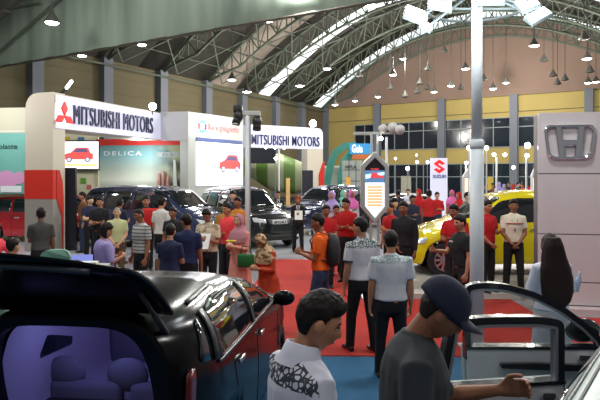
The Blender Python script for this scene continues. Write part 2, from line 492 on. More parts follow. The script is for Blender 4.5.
    if shirt:
        bm = bmesh.new()
        z0 = .90 - untuck
        torso(bm, .014 if not dress else .02, z0, 1.45, flare=.004)
        tube(bm, [V(0, .015, 1.41), V(0, .012, 1.462)], [.070 * k, .063 * k], 16)
        for s, sh, el, wr, du, df in armdat:
            e = {'short': [sh, sh.lerp(el, .40), sh.lerp(el, .72)], 'long': [sh, sh.lerp(el, .6), el, el.lerp(wr, .5), el.lerp(wr, .93)], 'elbow': [sh, sh.lerp(el, .5), el]}[sleeve]
            r = {'short': [.062, .060, .058], 'long': [.061, .055, .052, .044, .036], 'elbow': [.061, .058, .057]}[sleeve]
            tube(bm, [V(s * .07, .01, 1.385)] + e, [.052 * k] + [q * k * bw for q in r], 12)
        o = bobj('shirt', bm, shirt, root); REMESH.append((o, cvox, 3, wrinkle(.006 if lod == 0 else .008)))
        if cuffs:
            for s, sh, el, wr, du, df in armdat:
                bm = bmesh.new(); tube(bm, [sh.lerp(el, .66), sh.lerp(el, .735)], [.066 * k * bw, .065 * k * bw], 14)
                bobj('sleeve_cuff', bm, cuffs, root, True)
    if skirt:
        bm = bmesh.new(); rs = []
        for z, rx, ry in ((1.00, .150, .120), (.90, .180, .140), (.75, .195, .155), (.5, .215, .175), (.30, .235, .19)):
            rs.append([Vector((rx * k * math.cos(2 * PI * q / 24) * (1 + .02 * math.sin(q * 2.1)), .01 + ry * k * math.sin(2 * PI * q / 24), z * k)) for q in range(24)])
        rings_loft(bm, rs); o = bobj('skirt', bm, skirt, root); REMESH.append((o, cvox, 2, wrinkle(.006)))
    if pants:
        bm = bmesh.new()
        rs = []
        for z, rx, ry in ((.78, .165, .115), (.86, .168, .124), (.93, .165, .120), (1.0, .152, .108)):
            rs.append([Vector((rx * k * bw * math.cos(2 * PI * q / 20), .01 + ry * k * bw * math.sin(2 * PI * q / 20), z * k)) for q in range(20)])
        rings_loft(bm, rs)
        for s, hp, kn, an in legs:
            tube(bm, [hp, hp.lerp(kn, .5), kn, kn.lerp(an, .5), an - Vector((0, 0, .035 * k))], [.094 * k * bw, .086 * k, .070 * k, .064 * k, .062 * k], 14)
        o = bobj('trousers', bm, pants, root); REMESH.append((o, cvox, 1, wrinkle(.006)))
    for s, hp, kn, an in legs:
        bm = bmesh.new()
        a = Vector((an.x, an.y, 0))
        rs = []
        for y, w, hh in ((.07, .028, .05), (.05, .036, .075), (0, .038, .085), (-.06, .040, .07), (-.12, .045, .052), (-.17, .040, .042), (-.20, .022, .030)):
            rs.append([Vector((a.x + w * k * math.cos(2 * PI * q / 12), a.y + y * k, max(.001, hh * k * .5 + hh * k * .5 * math.sin(2 * PI * q / 12)))) for q in range(12)])
        rings_loft(bm, rs)
        bobj('shoe', bm, shoes or mat('shoe_black', (.012, .012, .013), .35), root, True)
    if extra: extra(root, dict(V=V, HM=HM, k=k, arms=armdat, T=T, bw=bw))
    return root

def finish_people():
    for o, vox, it, fn in REMESH:
        md = o.modifiers.new('remesh', 'REMESH'); md.mode = 'VOXEL'; md.voxel_size = vox; md.use_smooth_shade = True
        if it:
            sm = o.modifiers.new('smooth', 'SMOOTH'); sm.factor = .5; sm.iterations = it
    dg = bpy.context.evaluated_depsgraph_get(); dg.update()
    out = []
    for o, vox, it, fn in REMESH:
        me = bpy.data.meshes.new_from_object(o.evaluated_get(dg)); out.append(me)
    for (o, vox, it, fn), me in zip(REMESH, out):
        mats = [s.material for s in o.material_slots]
        old = o.data; o.modifiers.clear(); o.data = me; bpy.data.meshes.remove(old)
        if len(me.materials) != len(mats):
            me.materials.clear()
            for m in mats: me.materials.append(m)
        me.polygons.foreach_set('use_smooth', [True] * len(me.polygons))
        me.polygons.foreach_set('material_index', [0] * len(me.polygons))
        if fn: fn(me)
        me.update()
# ------------------------------------------------------------------ cars
def interp(tab, x):
    if x <= tab[0][0]: return tab[0][1]
    for (a, b), (c, d) in zip(tab, tab[1:]):
        if x <= c:
            t = (x - a) / (c - a); t = t * t * (3 - 2 * t) * .35 + t * .65
            return b + (d - b) * t
    return tab[-1][1]

class Car:
    """local frame: +X forward, +Y left, Z up; S describes the side outline"""
    def __init__(self, S):
        self.S = S; self.L = S['L']; self.W = S['W']
    def halfw(self, x):
        L, W = self.L, self.W
        f = (L / 2 - x) / .75; r = (x + L / 2) / .55
        w = W / 2
        if f < 1: w -= (1 - f) ** 2.2 * W * .14
        if r < 1: w -= (1 - r) ** 2.2 * W * .09
        return w
    def section(self, x, n=9):
        S = self.S
        zt = interp(S['top'], x); zb = S['zb']; bel = min(interp(S['belt'], x), zt - .04)
        w = self.halfw(x)
        for xw in S['wheels']:
            d = abs(x - xw); Ra = S['rw'] + .055
            if d < Ra: zb = max(zb, S['rw'] + math.sqrt(Ra * Ra - d * d))
        zb = min(zb, bel - .05)
        pts = [(0, zb), (w * .8, zb), (w - .035, zb), (w - .012, zb + .025)]
        m = 6
        for i in range(1, m + 1):
            t = i / m; z = zb + .03 + (bel - zb - .03) * t
            bulge = .018 * math.sin(PI * min(1, max(0, (z - .3) / (bel - .3 + .001)))) 
            crease = -.012 if .52 < z < .60 else 0
            pts.append((w - .006 + bulge + crease, z))
        H = zt - bel; tw = S.get('tumble', .36)
        for i in range(1, n + 1):
            a = PI / 2 * i / n
            e = .42 if H > .18 else .75
            cy, sz = math.cos(a) ** e if i < n else 0., math.sin(a) ** (e * 1.25)
            z = bel + H * sz
            y = (w - .006) * cy * (1 - tw * max(0, z - bel - .02) * (1 if H > .18 else .3))
            pts.append((y, z))
        return pts
    def build(self, name, paint, parent, x0=None, under=None, open_rear=False, shear=0.):
        S, L = self.S, self.L
        xs = set()
        x0 = -L / 2 if x0 is None else x0
        n = 80
        for i in range(n + 1): xs.add(round(x0 + (L / 2 - x0) * i / n, 4))
        for dx in (.006, .02, .05): xs.add(L / 2 - dx); xs.add(x0 + dx)
        for xw in S['wheels']:
            for s in (-1, 1):
                R_ = S['rw'] + .055
                for d in (R_ - .001, R_ * .97, R_ * .9): xs.add(xw + s * d)
        xs = sorted(x for x in xs if x0 <= x <= L / 2)
        bm = bmesh.new(); rows = []
        for x in xs:
            P = self.section(x)
            full = [(y, z) for y, z in P] + [(-y, z) for y, z in P[-2:0:-1]]
            sh = 0.
            if shear and x < x0 + .9: sh = shear * (1 - (x - x0) / .9)
            row = [bm.verts.new((x + sh * (z - .9), y, z)) for y, z in full]
            rows.append(row)
        m = len(rows[0])
        for a, b in zip(rows, rows[1:]):
            for k in range(m):
                f = bm.faces.new((a[k], b[k], b[(k + 1) % m], a[(k + 1) % m]))
                f.material_index = 1 if (k in (0, 1) or k >= m - 2) else 0
        if not open_rear: bm.faces.new(rows[0][::-1])
        bm.faces.new(rows[-1])
        bmesh.ops.recalc_face_normals(bm, faces=bm.faces[:])
        self.bvh = BVHTree.FromBMesh(bm)
        self.rear_outline = [v.co.copy() for v in rows[0]]
        o = bobj(name, bm, [paint, under or mat('car_underside', (.012, .012, .012), .7)], parent, True, normals=False)
        o.data.set_sharp_from_angle(angle=math.radians(42))
        return o
    def decal(self, name, poly, face, m, parent, off=.006, thick=.008, cell=.07, bev=.03, smooth=True):
        """a panel laid on the body. face: 'L','R' poly=(x,z); 'F','B' poly=(y,z); 'T' poly=(x,y)"""
        if bev: poly = round_poly(poly, bev, 3)
        bm = bmesh.new()
        vs = [bm.verts.new((u, v, 0)) for u, v in poly]
        try: bm.faces.new(vs)
        except ValueError: bm.free(); return None
        for ax in (0, 1):
            lo = min(p[ax] for p in poly); hi = max(p[ax] for p in poly); k = int((hi - lo) / cell)
            for i in range(1, k + 1):
                c = Vector((0, 0, 0)); c[ax] = lo + (hi - lo) * i / (k + 1); nrm = Vector((0, 0, 0)); nrm[ax] = 1
                bmesh.ops.bisect_plane(bm, geom=bm.verts[:] + bm.edges[:] + bm.faces[:], plane_co=c, plane_no=nrm, dist=1e-5)
        D = {'L': Vector((0, -1, 0)), 'R': Vector((0, 1, 0)), 'F': Vector((-1, 0, 0)), 'B': Vector((1, 0, 0)), 'T': Vector((0, 0, -1))}[face]
        pts = []
        miss = []
        for v in bm.verts:
            u, w = v.co.x, v.co.y
            o = {'L': Vector((u, 3, w)), 'R': Vector((u, -3, w)), 'F': Vector((4, u, w)), 'B': Vector((-4, u, w)), 'T': Vector((u, w, 4))}[face]
            hit = self.bvh.ray_cast(o, D)
            if hit[0] is None: miss.append(v); continue
            v.co = hit[0] + hit[1] * off if (hit[1].dot(D) < 0) else hit[0] - hit[1] * off
        if miss: bmesh.ops.delete(bm, geom=miss, context='VERTS')
        if not bm.faces: bm.free(); return None
        bmesh.ops.recalc_face_normals(bm, faces=bm.faces[:])
        bm.normal_update()
        if sum((f.normal.dot(D) for f in bm.faces)) > 0: bmesh.ops.reverse_faces(bm, faces=bm.faces[:])
        o = bobj(name, bm, m, parent, smooth, normals=False)
        md = o.modifiers.new('thickness', 'SOLIDIFY'); md.thickness = thick; md.offset = 0
        return o

def wheel(parent, x, y, r, side, rimcol=None, lod=1, spokes=10):
    """wheel > rim; axis along Y"""
    M = Matrix.Translation((x, y, r)) @ Matrix.Rotation(-side * PI / 2, 4, 'X')
    bm = bmesh.new(); wd = .10
    lathe(bm, [(r * .62, -wd), (r * .93, -wd), (r, -wd * .7), (r, wd * .7), (r * .94, wd), (r * .68, wd * 1.02), (r * .64, wd * .75), (r * .62, -wd)], 36, M)
    w = bobj('wheel', bm, mat('tyre_rubber', (.014, .014, .015), .7), parent, True)
    w.data.set_sharp_from_angle(angle=math.radians(40))
    bm = bmesh.new()
    lathe(bm, [(r * .60, -.02), (r * .66, -.02), (r * .67, wd * .9), (r * .61, wd * .9)], 32, M)
    lathe(bm, [(.002, wd * .55), (r * .16, wd * .55), (r * .14, wd * .8), (.002, wd * .85)], 16, M)
    for i in range(spokes):
        a = 2 * PI * i / spokes
        c, s_ = math.cos(a), math.sin(a)
        p = [(r * .10, -.02), (r * .64, -.028), (r * .64, .028), (r * .10, .02)]
        prism(bm, [(u * c - v * s_, u * s_ + v * c) for u, v in p], lambda u, v, d: M @ Vector((u, v, d)), wd * .45, wd * .72)
    bobj('rim', bm, rimcol or mat('alloy', (.6, .6, .62), .25, 1.), w)
    bm = bmesh.new(); lathe(bm, [(.002, 0), (r * .6, 0), (r * .6, .02), (.002, .02)], 24, M)
    bobj('brake_disc', bm, mat('dark_disc', (.03, .03, .032), .5, .6), w)
    return w

HATCH = dict(L=3.9, W=1.68, zb=.20, rw=.31, wheels=(-1.22, 1.28),
    top=[(-1.95, .42), (-1.93, .75), (-1.86, 1.02), (-1.70, 1.33), (-1.45, 1.47), (-.9, 1.52), (-.1, 1.53), (.35, 1.46), (1.05, 1.02), (1.5, .92), (1.83, .76), (1.92, .60), (1.95, .42)],
    belt=[(-1.95, .60), (-1.7, .98), (0, .92), (1.0, .86), (1.5, .80), (1.95, .5)])
SUV = dict(L=4.6, W=1.82, zb=.26, rw=.36, wheels=(-1.38, 1.42), tumble=.28,
    top=[(-2.3, .50), (-2.28, .9), (-2.24, 1.2), (-2.12, 1.62), (-1.9, 1.78), (-1.2, 1.84), (-.2, 1.84), (.25, 1.76), (.95, 1.20), (1.3, 1.12), (2.0, 1.04), (2.22, .92), (2.29, .75), (2.3, .5)],
    belt=[(-2.3, .8), (-2.1, 1.10), (0, 1.06), (1.0, 1.04), (2.0, .94), (2.3, .6)])
VAN = dict(L=4.7, W=1.78, zb=.24, rw=.34, wheels=(-1.45, 1.5), tumble=.20,
    top=[(-2.35, .5), (-2.33, .9), (-2.28, 1.3), (-2.2, 1.72), (-2.0, 1.84), (-1.0, 1.90), (.5, 1.88), (.95, 1.78), (1.62, 1.22), (1.9, 1.08), (2.2, .96), (2.31, .78), (2.35, .5)],
    belt=[(-2.35, .8), (-2.1, 1.12), (0, 1.08), (1.5, 1.04), (2.0, .94), (2.35, .6)])

def dress_car(car, root, glass, side_windows, ws, rw, lamps=True, plate=None, grille=True, handles=(), seams=(), mirror=True, rim=None, sides='LR', wheels=True, letters=None):
    S = car.S; L, W = car.L, car.W
    chrome = mat('chrome', (.8, .8, .82), .08, 1.); black = mat('black_trim', (.012, .012, .013), .35)
    for s in sides:
        for P in side_windows: car.decal('side_window', P, s, glass, root, bev=.05)
        for (a, b) in seams:
            d = Vector((b[0] - a[0], b[1] - a[1])).normalized(); n = Vector((-d.y, d.x)) * .006
            car.decal('door_seam', [(a[0] + n.x, a[1] + n.y), (b[0] + n.x, b[1] + n.y), (b[0] - n.x, b[1] - n.y), (a[0] - n.x, a[1] - n.y)], s, black, root, off=.002, thick=.003, bev=0, cell=.15)
        for (x, z) in handles: car.decal('door_handle', [(x - .08, z - .016), (x + .08, z - .016), (x + .08, z + .016), (x - .08, z + .016)], s, chrome, root, off=.02, thick=.02, bev=.012)
    if ws: car.decal('windshield', ws, 'F', glass, root, bev=.08)
    if rw: car.decal('rear_window', rw, 'B', glass, root, bev=.06)
    if lamps:
        hl = mat('headlamp', (.75, .8, .85), .08, .3, coat=1.); tl = mat('tail_lamp', (.35, .01, .01), .15, coat=1.)
        zf = S.get('lampz', interp(S['top'], L / 2 - .12) - .10)
        for s in (-1, 1):
            car.decal('headlamp', [(s * W * .24, zf - .06), (s * W * .43, zf - .02), (s * W * .44, zf + .10), (s * W * .26, zf + .05)], 'F', hl, root, bev=.03, off=.01)
            car.decal('fog_lamp', [(s * W * .30, .34), (s * W * .38, .34), (s * W * .38, .42), (s * W * .30, .42)], 'F', hl, root, bev=.02, off=.01)
            zr = interp(S['belt'], -L / 2 + .3)
            car.decal('tail_lamp', [(s * W * .33, zr - .14), (s * W * .46, zr - .14), (s * W * .45, zr + .14), (s * W * .36, zr + .14)], 'B', tl, root, bev=.03, off=.01)
    if grille:
        zf = S.get('lampz', interp(S['top'], L / 2 - .12) - .10)
        g = car.decal('grille', [(-W * .20, zf - .10), (W * .20, zf - .10), (W * .23, zf + .05), (-W * .23, zf + .05)], 'F', black, root, bev=.02, off=.01)
        if g:
            for q in (-.07, -.03, .01):
                car.decal('grille_bar', [(-W * .19, zf + q), (W * .19, zf + q), (W * .19, zf + q + .014), (-W * .19, zf + q + .014)], 'F', chrome, g, bev=0, off=.022, thick=.01)
        car.decal('bumper_intake', [(-W * .26, .30), (W * .26, .30), (W * .22, .44), (-W * .22, .44)], 'F', black, root, bev=.03, off=.008)
    if plate:
        pz = plate[1]
        p = car.decal('licence_plate', [(-.25, pz), (.25, pz), (.25, pz + .12), (-.25, pz + .12)], 'F', mat('plate_white', (.7, .7, .7), .4), root, bev=.01, off=.03, thick=.01, smooth=False)
        if plate[0]:
            xf = max((p.matrix_world @ v.co).x for v in p.data.vertices) if p else L / 2
            text_obj('plate_lettering', plate[0], black, p, (xf + .012, -.22, pz + .02), (0, 1, 0), (0, 0, 1), .44, .08, .006, .02)
    if mirror:
        xm = S.get('mirrorx', .75); zm = interp(S['belt'], xm) + .10
        for s in (-1, 1):
            if ('L' if s > 0 else 'R') not in sides: continue
            bm = bmesh.new(); y = s * (W / 2 + .10)
            ellipsoid(bm, (xm, y, zm), (.055, .11, .075), None, 14, 8)
            tube(bm, [(xm, s * (W / 2 - .06), zm - .07), (xm, y - s * .02, zm - .02)], .022, 8)
            bobj('side_mirror', bm, mirror if not isinstance(mirror, bool) else black, root, True)
    if wheels:
        for xw in S['wheels']:
            for s in (1, -1): wheel(root, xw, s * (W / 2 - .115), S['rw'], s, rim)

def roof_rails(car, root, x0, x1, y, m):
    for s in (-1, 1):
        pts = []
        for i in range(13):
            x = x0 + (x1 - x0) * i / 12
            h = car.bvh.ray_cast(Vector((x, s * y, 4)), Vector((0, 0, -1)))
            if h[0]: pts.append(h[0] + Vector((0, 0, .045 if 0 < i < 12 else .0)))
        bm = bmesh.new(); tube(bm, pts, .016, 8); bobj('roof_rail', bm, m, root, True)
# ------------------------------------------------------------------ the hall
SC.view_settings.view_transform = 'Standard'; SC.view_settings.look = 'None'; SC.view_settings.gamma = 1; SC.view_settings.use_curve_mapping = False
SC.view_settings.exposure = 0.3
cam = bpy.data.objects.new('camera', bpy.data.cameras.new('camera')); COL.objects.link(cam); SC.camera = cam
cam.location = (0, 0, CAMZ); cam.rotation_euler = (PI / 2, 0, 0); cam.data.sensor_width = 36; cam.data.lens = 36
cam.data.shift_y = -22 / 600; cam.data.clip_start = .05; cam.data.clip_end = 200
w = SC.world = bpy.data.worlds.new('world'); w.use_nodes = True
w.node_tree.nodes['Background'].inputs[0].default_value = (.78, .80, .84, 1); w.node_tree.nodes['Background'].inputs[1].default_value = .20

def struct(o): o['kind'] = 'structure'; return o
CR = Vector((2.3, 56, 0)); EB = Vector((.844, -.537, 0)); EL = Vector((-.49, -.872, 0))
BN = Vector((-.537, -.844, 0)); LN = Vector((.872, -.49, 0))
BW = lambda s, z, d=0.: CR + EB * s + BN * d + Vector((0, 0, z))
LW = lambda t, z, d=0.: CR + EL * t + LN * d + Vector((0, 0, z))
arch = lambda s: 14.9 - 6.2 * ((s - 14.5) / 14.5) ** 2
HB = lambda s, t, z: CR + EB * s + EL * t + Vector((0, 0, z))       # anywhere in the hall

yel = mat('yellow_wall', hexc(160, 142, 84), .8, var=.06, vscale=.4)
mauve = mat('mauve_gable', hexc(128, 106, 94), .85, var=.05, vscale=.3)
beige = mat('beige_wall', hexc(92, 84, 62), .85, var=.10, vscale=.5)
groove = mat('wall_groove', hexc(92, 82, 56), .8)
greycol = mat('grey_column', hexc(98, 102, 112), .7)
darkglass = mat('dark_glass', (.008, .012, .022), .12, coat=.6)
mull = mat('mullion', hexc(120, 128, 128), .5)

bm = bmesh.new()     # floor slab
prism(bm, [(-32, -6), (30, -6), (34, 62), (-32, 62)], lambda u, v, d: Vector((u, v, d)), -.2, 0)
fl = mat('hall_floor', hexc(150, 148, 150), .22, var=.08, vscale=.6)
struct(bobj('floor', bm, fl))
def carpet(name, poly, z, m, label, cat, shear=None):
    bm = bmesh.new(); prism(bm, poly, lambda u, v, d: Vector((u, v, d)), .0 if z < .05 else 0., z)
    o = bobj(name, bm, m); tag(o, label, cat); return o
red = mat('red_carpet', hexc(178, 44, 34), .95, var=.08, vscale=3, bump=.4, bscale=300)
blue = mat('blue_carpet', hexc(40, 92, 128), .95, var=.08, vscale=3, bump=.4, bscale=300)
carpet('carpet', [(-1.6, 7.45), (9, 7.2), (9, 8.7), (6.7, 9.0), (3.8, 9.55), (3.8, 10.85), (1.85, 10.85), (1.8, 16), (1.2, 16), (-.6, 16.2), (-1.1, 11.0), (-1.9, 8.6)], .012, red, 'bright red carpet runway crossing the middle of the hall', 'carpet')
carpet('carpet', [(-5, -2), (6, -2), (6, 4.6), (3.4, 7.28), (-1.6, 7.43), (-5, 7.43)], .010, blue, 'blue carpet under the nearest black and silver cars', 'carpet')

def quadslab(name, f, u0, u1, v0, v1, d0, d1, m, parent=None):
    bm = bmesh.new(); prism(bm, [(u0, v0), (u1, v0), (u1, v1), (u0, v1)], f, d0, d1); return bobj(name, bm, m, parent)
BWf = lambda u, v, d: BW(u, v, d)
LWf = lambda u, v, d: LW(u, v, d)
# back wall: yellow face with gable
bm = bmesh.new()
prism(bm, [(-.5, 0), (29.5, 0), (29.5, 8.7), (-.5, 8.7)], BWf, -.3, 0)
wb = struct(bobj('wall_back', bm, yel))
bm = bmesh.new()
prism(bm, [(0, 8.7)] + [(s, arch(s) + .1) for s in [i * 29 / 28 for i in range(29)]] + [(29, 8.7)], BWf, -.28, .03)
struct(bobj('gable', bm, mauve, wb))
bm = bmesh.new()
for z in (7.35, 8.62): prism(bm, [(0, z), (29, z), (29, z + .06), (0, z + .06)], BWf, 0, .04)
struct(bobj('wall_joint', bm, groove, wb))
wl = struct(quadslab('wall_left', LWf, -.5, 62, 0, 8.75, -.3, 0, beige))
bm = bmesh.new()
for z in (3.4, 4.7, 5.9, 6.9, 7.8): prism(bm, [(0, z), (60, z), (60, z + .05), (0, z + .05)], LWf, 0, .03)
struct(bobj('wall_joint', bm, groove, wl))
# columns
ntrim = 1
for s in (.15, 5.45, 11.3, 17.1, 22.4, 28.0):
    c = struct(quadslab('trim_%d' % ntrim, BWf, s - .3, s + .3, 0, 8.72, 0, .35, greycol)); ntrim += 1
for t in (4.7, 8.96, 13.6, 17.8, 22.2, 26.6, 31.0, 35.4):
    c = struct(quadslab('trim_%d' % ntrim, LWf, t - .32, t + .32, 0, 8.72, 0, .4, greycol)); ntrim += 1
# windows of the back wall: dark glass, pale mullions
nw = 1
for (a, b) in ((3.2, 5.15), (5.75, 11.0), (11.6, 16.8), (17.4, 22.1), (22.7, 27.7)):
    for (z0, z1, zs) in ((4.65, 6.95, (6.2,)), (0.05, 3.35, (2.3,))):
        if z1 < 4 and a < 5: continue
        g = struct(quadslab('window_%d' % nw, BWf, a, b, z0, z1, -.05, .04, darkglass)); nw += 1
        bm = bmesh.new(); n = max(1, round((b - a) / 1.25))
        for i in range(n + 1):
            s = a + (b - a) * i / n; prism(bm, [(s - .035, z0), (s + .035, z0), (s + .035, z1), (s - .035, z1)], BWf, .04, .09)
        for z in (z0, z1) + zs: prism(bm, [(a, z - .035), (b, z - .035), (b, z + .035), (a, z + .035)], BWf, .04, .08)
        struct(bobj('window_frame', bm, mull, g))
# roof: barrel vault with daylight strips across it
roofm = mat('roof_sheet', hexc(46, 44, 38), .7, var=.25, vscale=.5)
sky_strip = mat('daylight_strip', (.5, .52, .5), .6, em=(.80, .90, .93), es=1.0)
pink_strip = mat('pale_roof_sheet', hexc(150, 138, 128), .7)
def vault(t0, t1, name, m, parent=None, dz=0.):
    bm = bmesh.new(); N = 40; A = []
    for i in range(N + 1):
        s = -1 + 31 * i / N
        A.append([bm.verts.new(HB(s, t, arch(s) + dz + e)) for t in (t0, t1) for e in (0, .12)])
    for p, q in zip(A, A[1:]):
        for a, b in ((0, 2), (3, 1), (2, 3), (1, 0)): bm.faces.new((p[a], q[a], q[b], p[b]))
    return struct(bobj(name, bm, m, parent, True))
ce = vault(-.3, .6, 'ceiling', roofm)
edges = [(.6, 2.3, sky_strip), (2.3, 9.6, roofm), (9.6, 11.2, sky_strip), (11.2, 14.2, roofm), (14.2, 17.6, pink_strip), (17.6, 24, roofm), (24, 44, roofm)]
for a, b, m in edges: vault(a, b, 'skylight' if m is sky_strip else 'roof_panel', m, ce)
bm = bmesh.new()      # purlins along the hall
for i in range(1, 24):
    s = i * 29 / 24
    tube(bm, [HB(s, 0, arch(s) - .12), HB(s, 43, arch(s) - .12)], .05, 4)
struct(bobj('purlin', bm, mat('purlin_steel', hexc(84, 88, 80), .6), ce))
steel = mat('truss_steel', hexc(84, 92, 80), .6)
def truss(t, label, s0=.2, s1=28.8):
    root = empty('roof_truss', HB(14.5, t, 0)); O = root.location
    tag(root, label, 'truss', 'arched roof trusses')
    n = 40; top = []; bot = []
    for i in range(n + 1):
        s = s0 + (s1 - s0) * i / n
        top.append(HB(s, t, arch(s) - .25) - O); e = min(1, min(i, n - i) / 4)
        bot.append(HB(s, t, arch(s) - .25 - 1.35 * e) - O)
    for nm, P, r in (('top_chord', top, .085), ('bottom_chord', bot, .085)):
        bm = bmesh.new(); tube(bm, P, r, 6); bobj(nm, bm, steel, root, True)
    bm = bmesh.new()
    for i in range(n):
        a, b = (top[i], bot[i + 1]) if i % 2 else (bot[i], top[i + 1])
        tube(bm, [a, b], .045, 4)
        if 0 < i: tube(bm, [top[i], bot[i]], .04, 4)
    bobj('web', bm, steel, root)
for t, lb in ((.9, 'grey steel arched truss against the back gable'), (4.7, 'arched roof truss, second out from the back gable'), (8.96, 'arched roof truss behind the bright daylight strip'),
              (13.6, 'arched roof truss in front of the long daylight strip'), (17.8, 'arched roof truss over the middle of the left wall'), (22.2, 'arched roof truss nearing the grey green curtain'),
              (26.6, 'arched roof truss second behind the grey green curtain'), (31.0, 'arched roof truss directly behind the hanging grey green curtain')):
    truss(t, lb)
# diagonal bracing between trusses, near the left eaves
bm = bmesh.new()
for t0, t1 in zip((.9, 4.7, 8.96, 13.6, 17.8, 22.2, 26.6), (4.7, 8.96, 13.6, 17.8, 22.2, 26.6, 31.0)):
    for a in (1.5, 4.5, 8, 12, 16.5, 21):
        tube(bm, [HB(a, t0, arch(a) - 1.5), HB(a + 2.5, t1, arch(a + 2.5) - .4)], .04, 4)
        tube(bm, [HB(a + 2.5, t0, arch(a + 2.5) - .4), HB(a, t1, arch(a) - 1.5)], .04, 4)
    tube(bm, [HB(.6, t0, 8.3), HB(.6, t1, 8.3)], .06, 6)
struct(bobj('bracing', bm, steel, ce))
# the hanging curtain
cur = mat('curtain_cloth', hexc(122, 138, 124), .9)
nt = cur.node_tree; b_ = nt.nodes['Principled BSDF']; tc = nt.nodes.new('ShaderNodeTexCoord'); mp = nt.nodes.new('ShaderNodeMapping'); mp.inputs['Scale'].default_value = (.5, .5, .06)
n_ = nt.nodes.new('ShaderNodeTexNoise'); n_.inputs['Scale'].default_value = 2.2; rp = nt.nodes.new('ShaderNodeValToRGB')
rp.color_ramp.elements[0].color = (*hexc(128, 146, 132), 1); rp.color_ramp.elements[1].color = (*hexc(160, 178, 162), 1); rp.color_ramp.elements[0].position = .35; rp.color_ramp.elements[1].position = .65
nt.links.new(tc.outputs['Object'], mp.inputs[0]); nt.links.new(mp.outputs[0], n_.inputs['Vector']); nt.links.new(n_.outputs['Fac'], rp.inputs['Fac']); nt.links.new(rp.outputs['Color'], b_.inputs['Base Color'])
TC = 34.
root = empty('hanging_curtain', HB(10, TC, 6.9)); O = root.location; tag(root, 'huge grey green cloth curtain hanging below the roof at upper left', 'curtain')
bm = bmesh.new(); N = 160; P = []
for i in range(N + 1):
    s = -1 + 25 * i / N; wv = .02 * math.sin(s * 4.3) + .01 * math.sin(s * 9)
    zt = min(14.2, 8.15 + .32 * max(0, s)) if s < 8 else min(arch(s) - .5, 10.7 + (s - 8) * .8)
    P.append([HB(s, TC + wv + e, z) - O for e in (0, .03) for z in (6.9, zt)])
V_ = [[bm.verts.new(p) for p in q] for q in P]
for p, q in zip(V_, V_[1:]):
    for a, b in ((0, 1), (3, 2), (1, 3), (2, 0)): bm.faces.new((p[a], q[a], q[b], p[b]))
bobj('cloth', bm, cur, root, True)
bm = bmesh.new(); tube(bm, [HB(-1, TC, 6.88) - O, HB(24, TC, 6.88) - O], .05, 6); bobj('hem_pipe', bm, mat('hem_dark', hexc(70, 66, 56), .7), root)
bm = bmesh.new()
for i in range(44):
    ellipsoid(bm, HB(1.5 + i * .5, TC - .06, 6.93) - O, (.07, .07, .07), None, 8, 5)
bobj('hem_weights', bm, mat('hem_dark2', (.03, .03, .028), .7), root)['kind'] = 'stuff'
bm = bmesh.new(); tube(bm, [HB(1.2, TC + .25, 6.95) - O, HB(6.9, TC + .25, 9.2) - O], .05, 6); tube(bm, [HB(1.0, TC + .3, 8.3) - O, HB(4.4, TC + .3, 9.8) - O], .045, 6)
tube(bm, [HB(2.0, TC + .3, 9.2) - O, HB(5.2, TC + .3, 9.0) - O], .035, 6)
bobj('cross_brace', bm, steel, root)

# ------------------------------------------------------------------ high-bay lamps
lampgrey = mat('lamp_shade_grey', hexc(84, 84, 80), .5, .3)
lit = mat('lamp_lit', (.9, .9, .9), .5, em=(1., .98, .92), es=14)
unlit = mat('lamp_unlit', hexc(70, 66, 58), .6)
def roof_z(p):
    d = p - CR; s = d.dot(EB); return arch(s) - .3
def wall_Y(px):      # distance to the back wall in that column
    k = (px - 300) / F
    s = (2.3 - k * 56) / (-k * .537 - .844); return (56 - .537 * s)
def pendant(px, py, Y, on, label, sz=1.):
    p = at(px, py, Y); root = empty('pendant_lamp', p); tag(root, label, 'lamp', 'pendant lamps under the roof')
    bm = bmesh.new(); lathe(bm, [(.03, .42), (.07, .40), (.09, .30), (.12, .26), (.26 * sz, .03), (.27 * sz, 0), (.25 * sz, 0), (.11, .24), (.02, .25)], 18)
    bobj('shade', bm, lampgrey, root, True)
    bm = bmesh.new(); tube(bm, [(0, 0, .4), (0, 0, max(.6, roof_z(p) - p.z))], .022, 6); bobj('cord', bm, mat('lamp_cord', (.04, .04, .035), .6), root)
    bm = bmesh.new(); ellipsoid(bm, (0, 0, .01), (.21 * sz, .21 * sz, .07)); bobj('bulb', bm, lit if on else unlit, root, True)
    return root
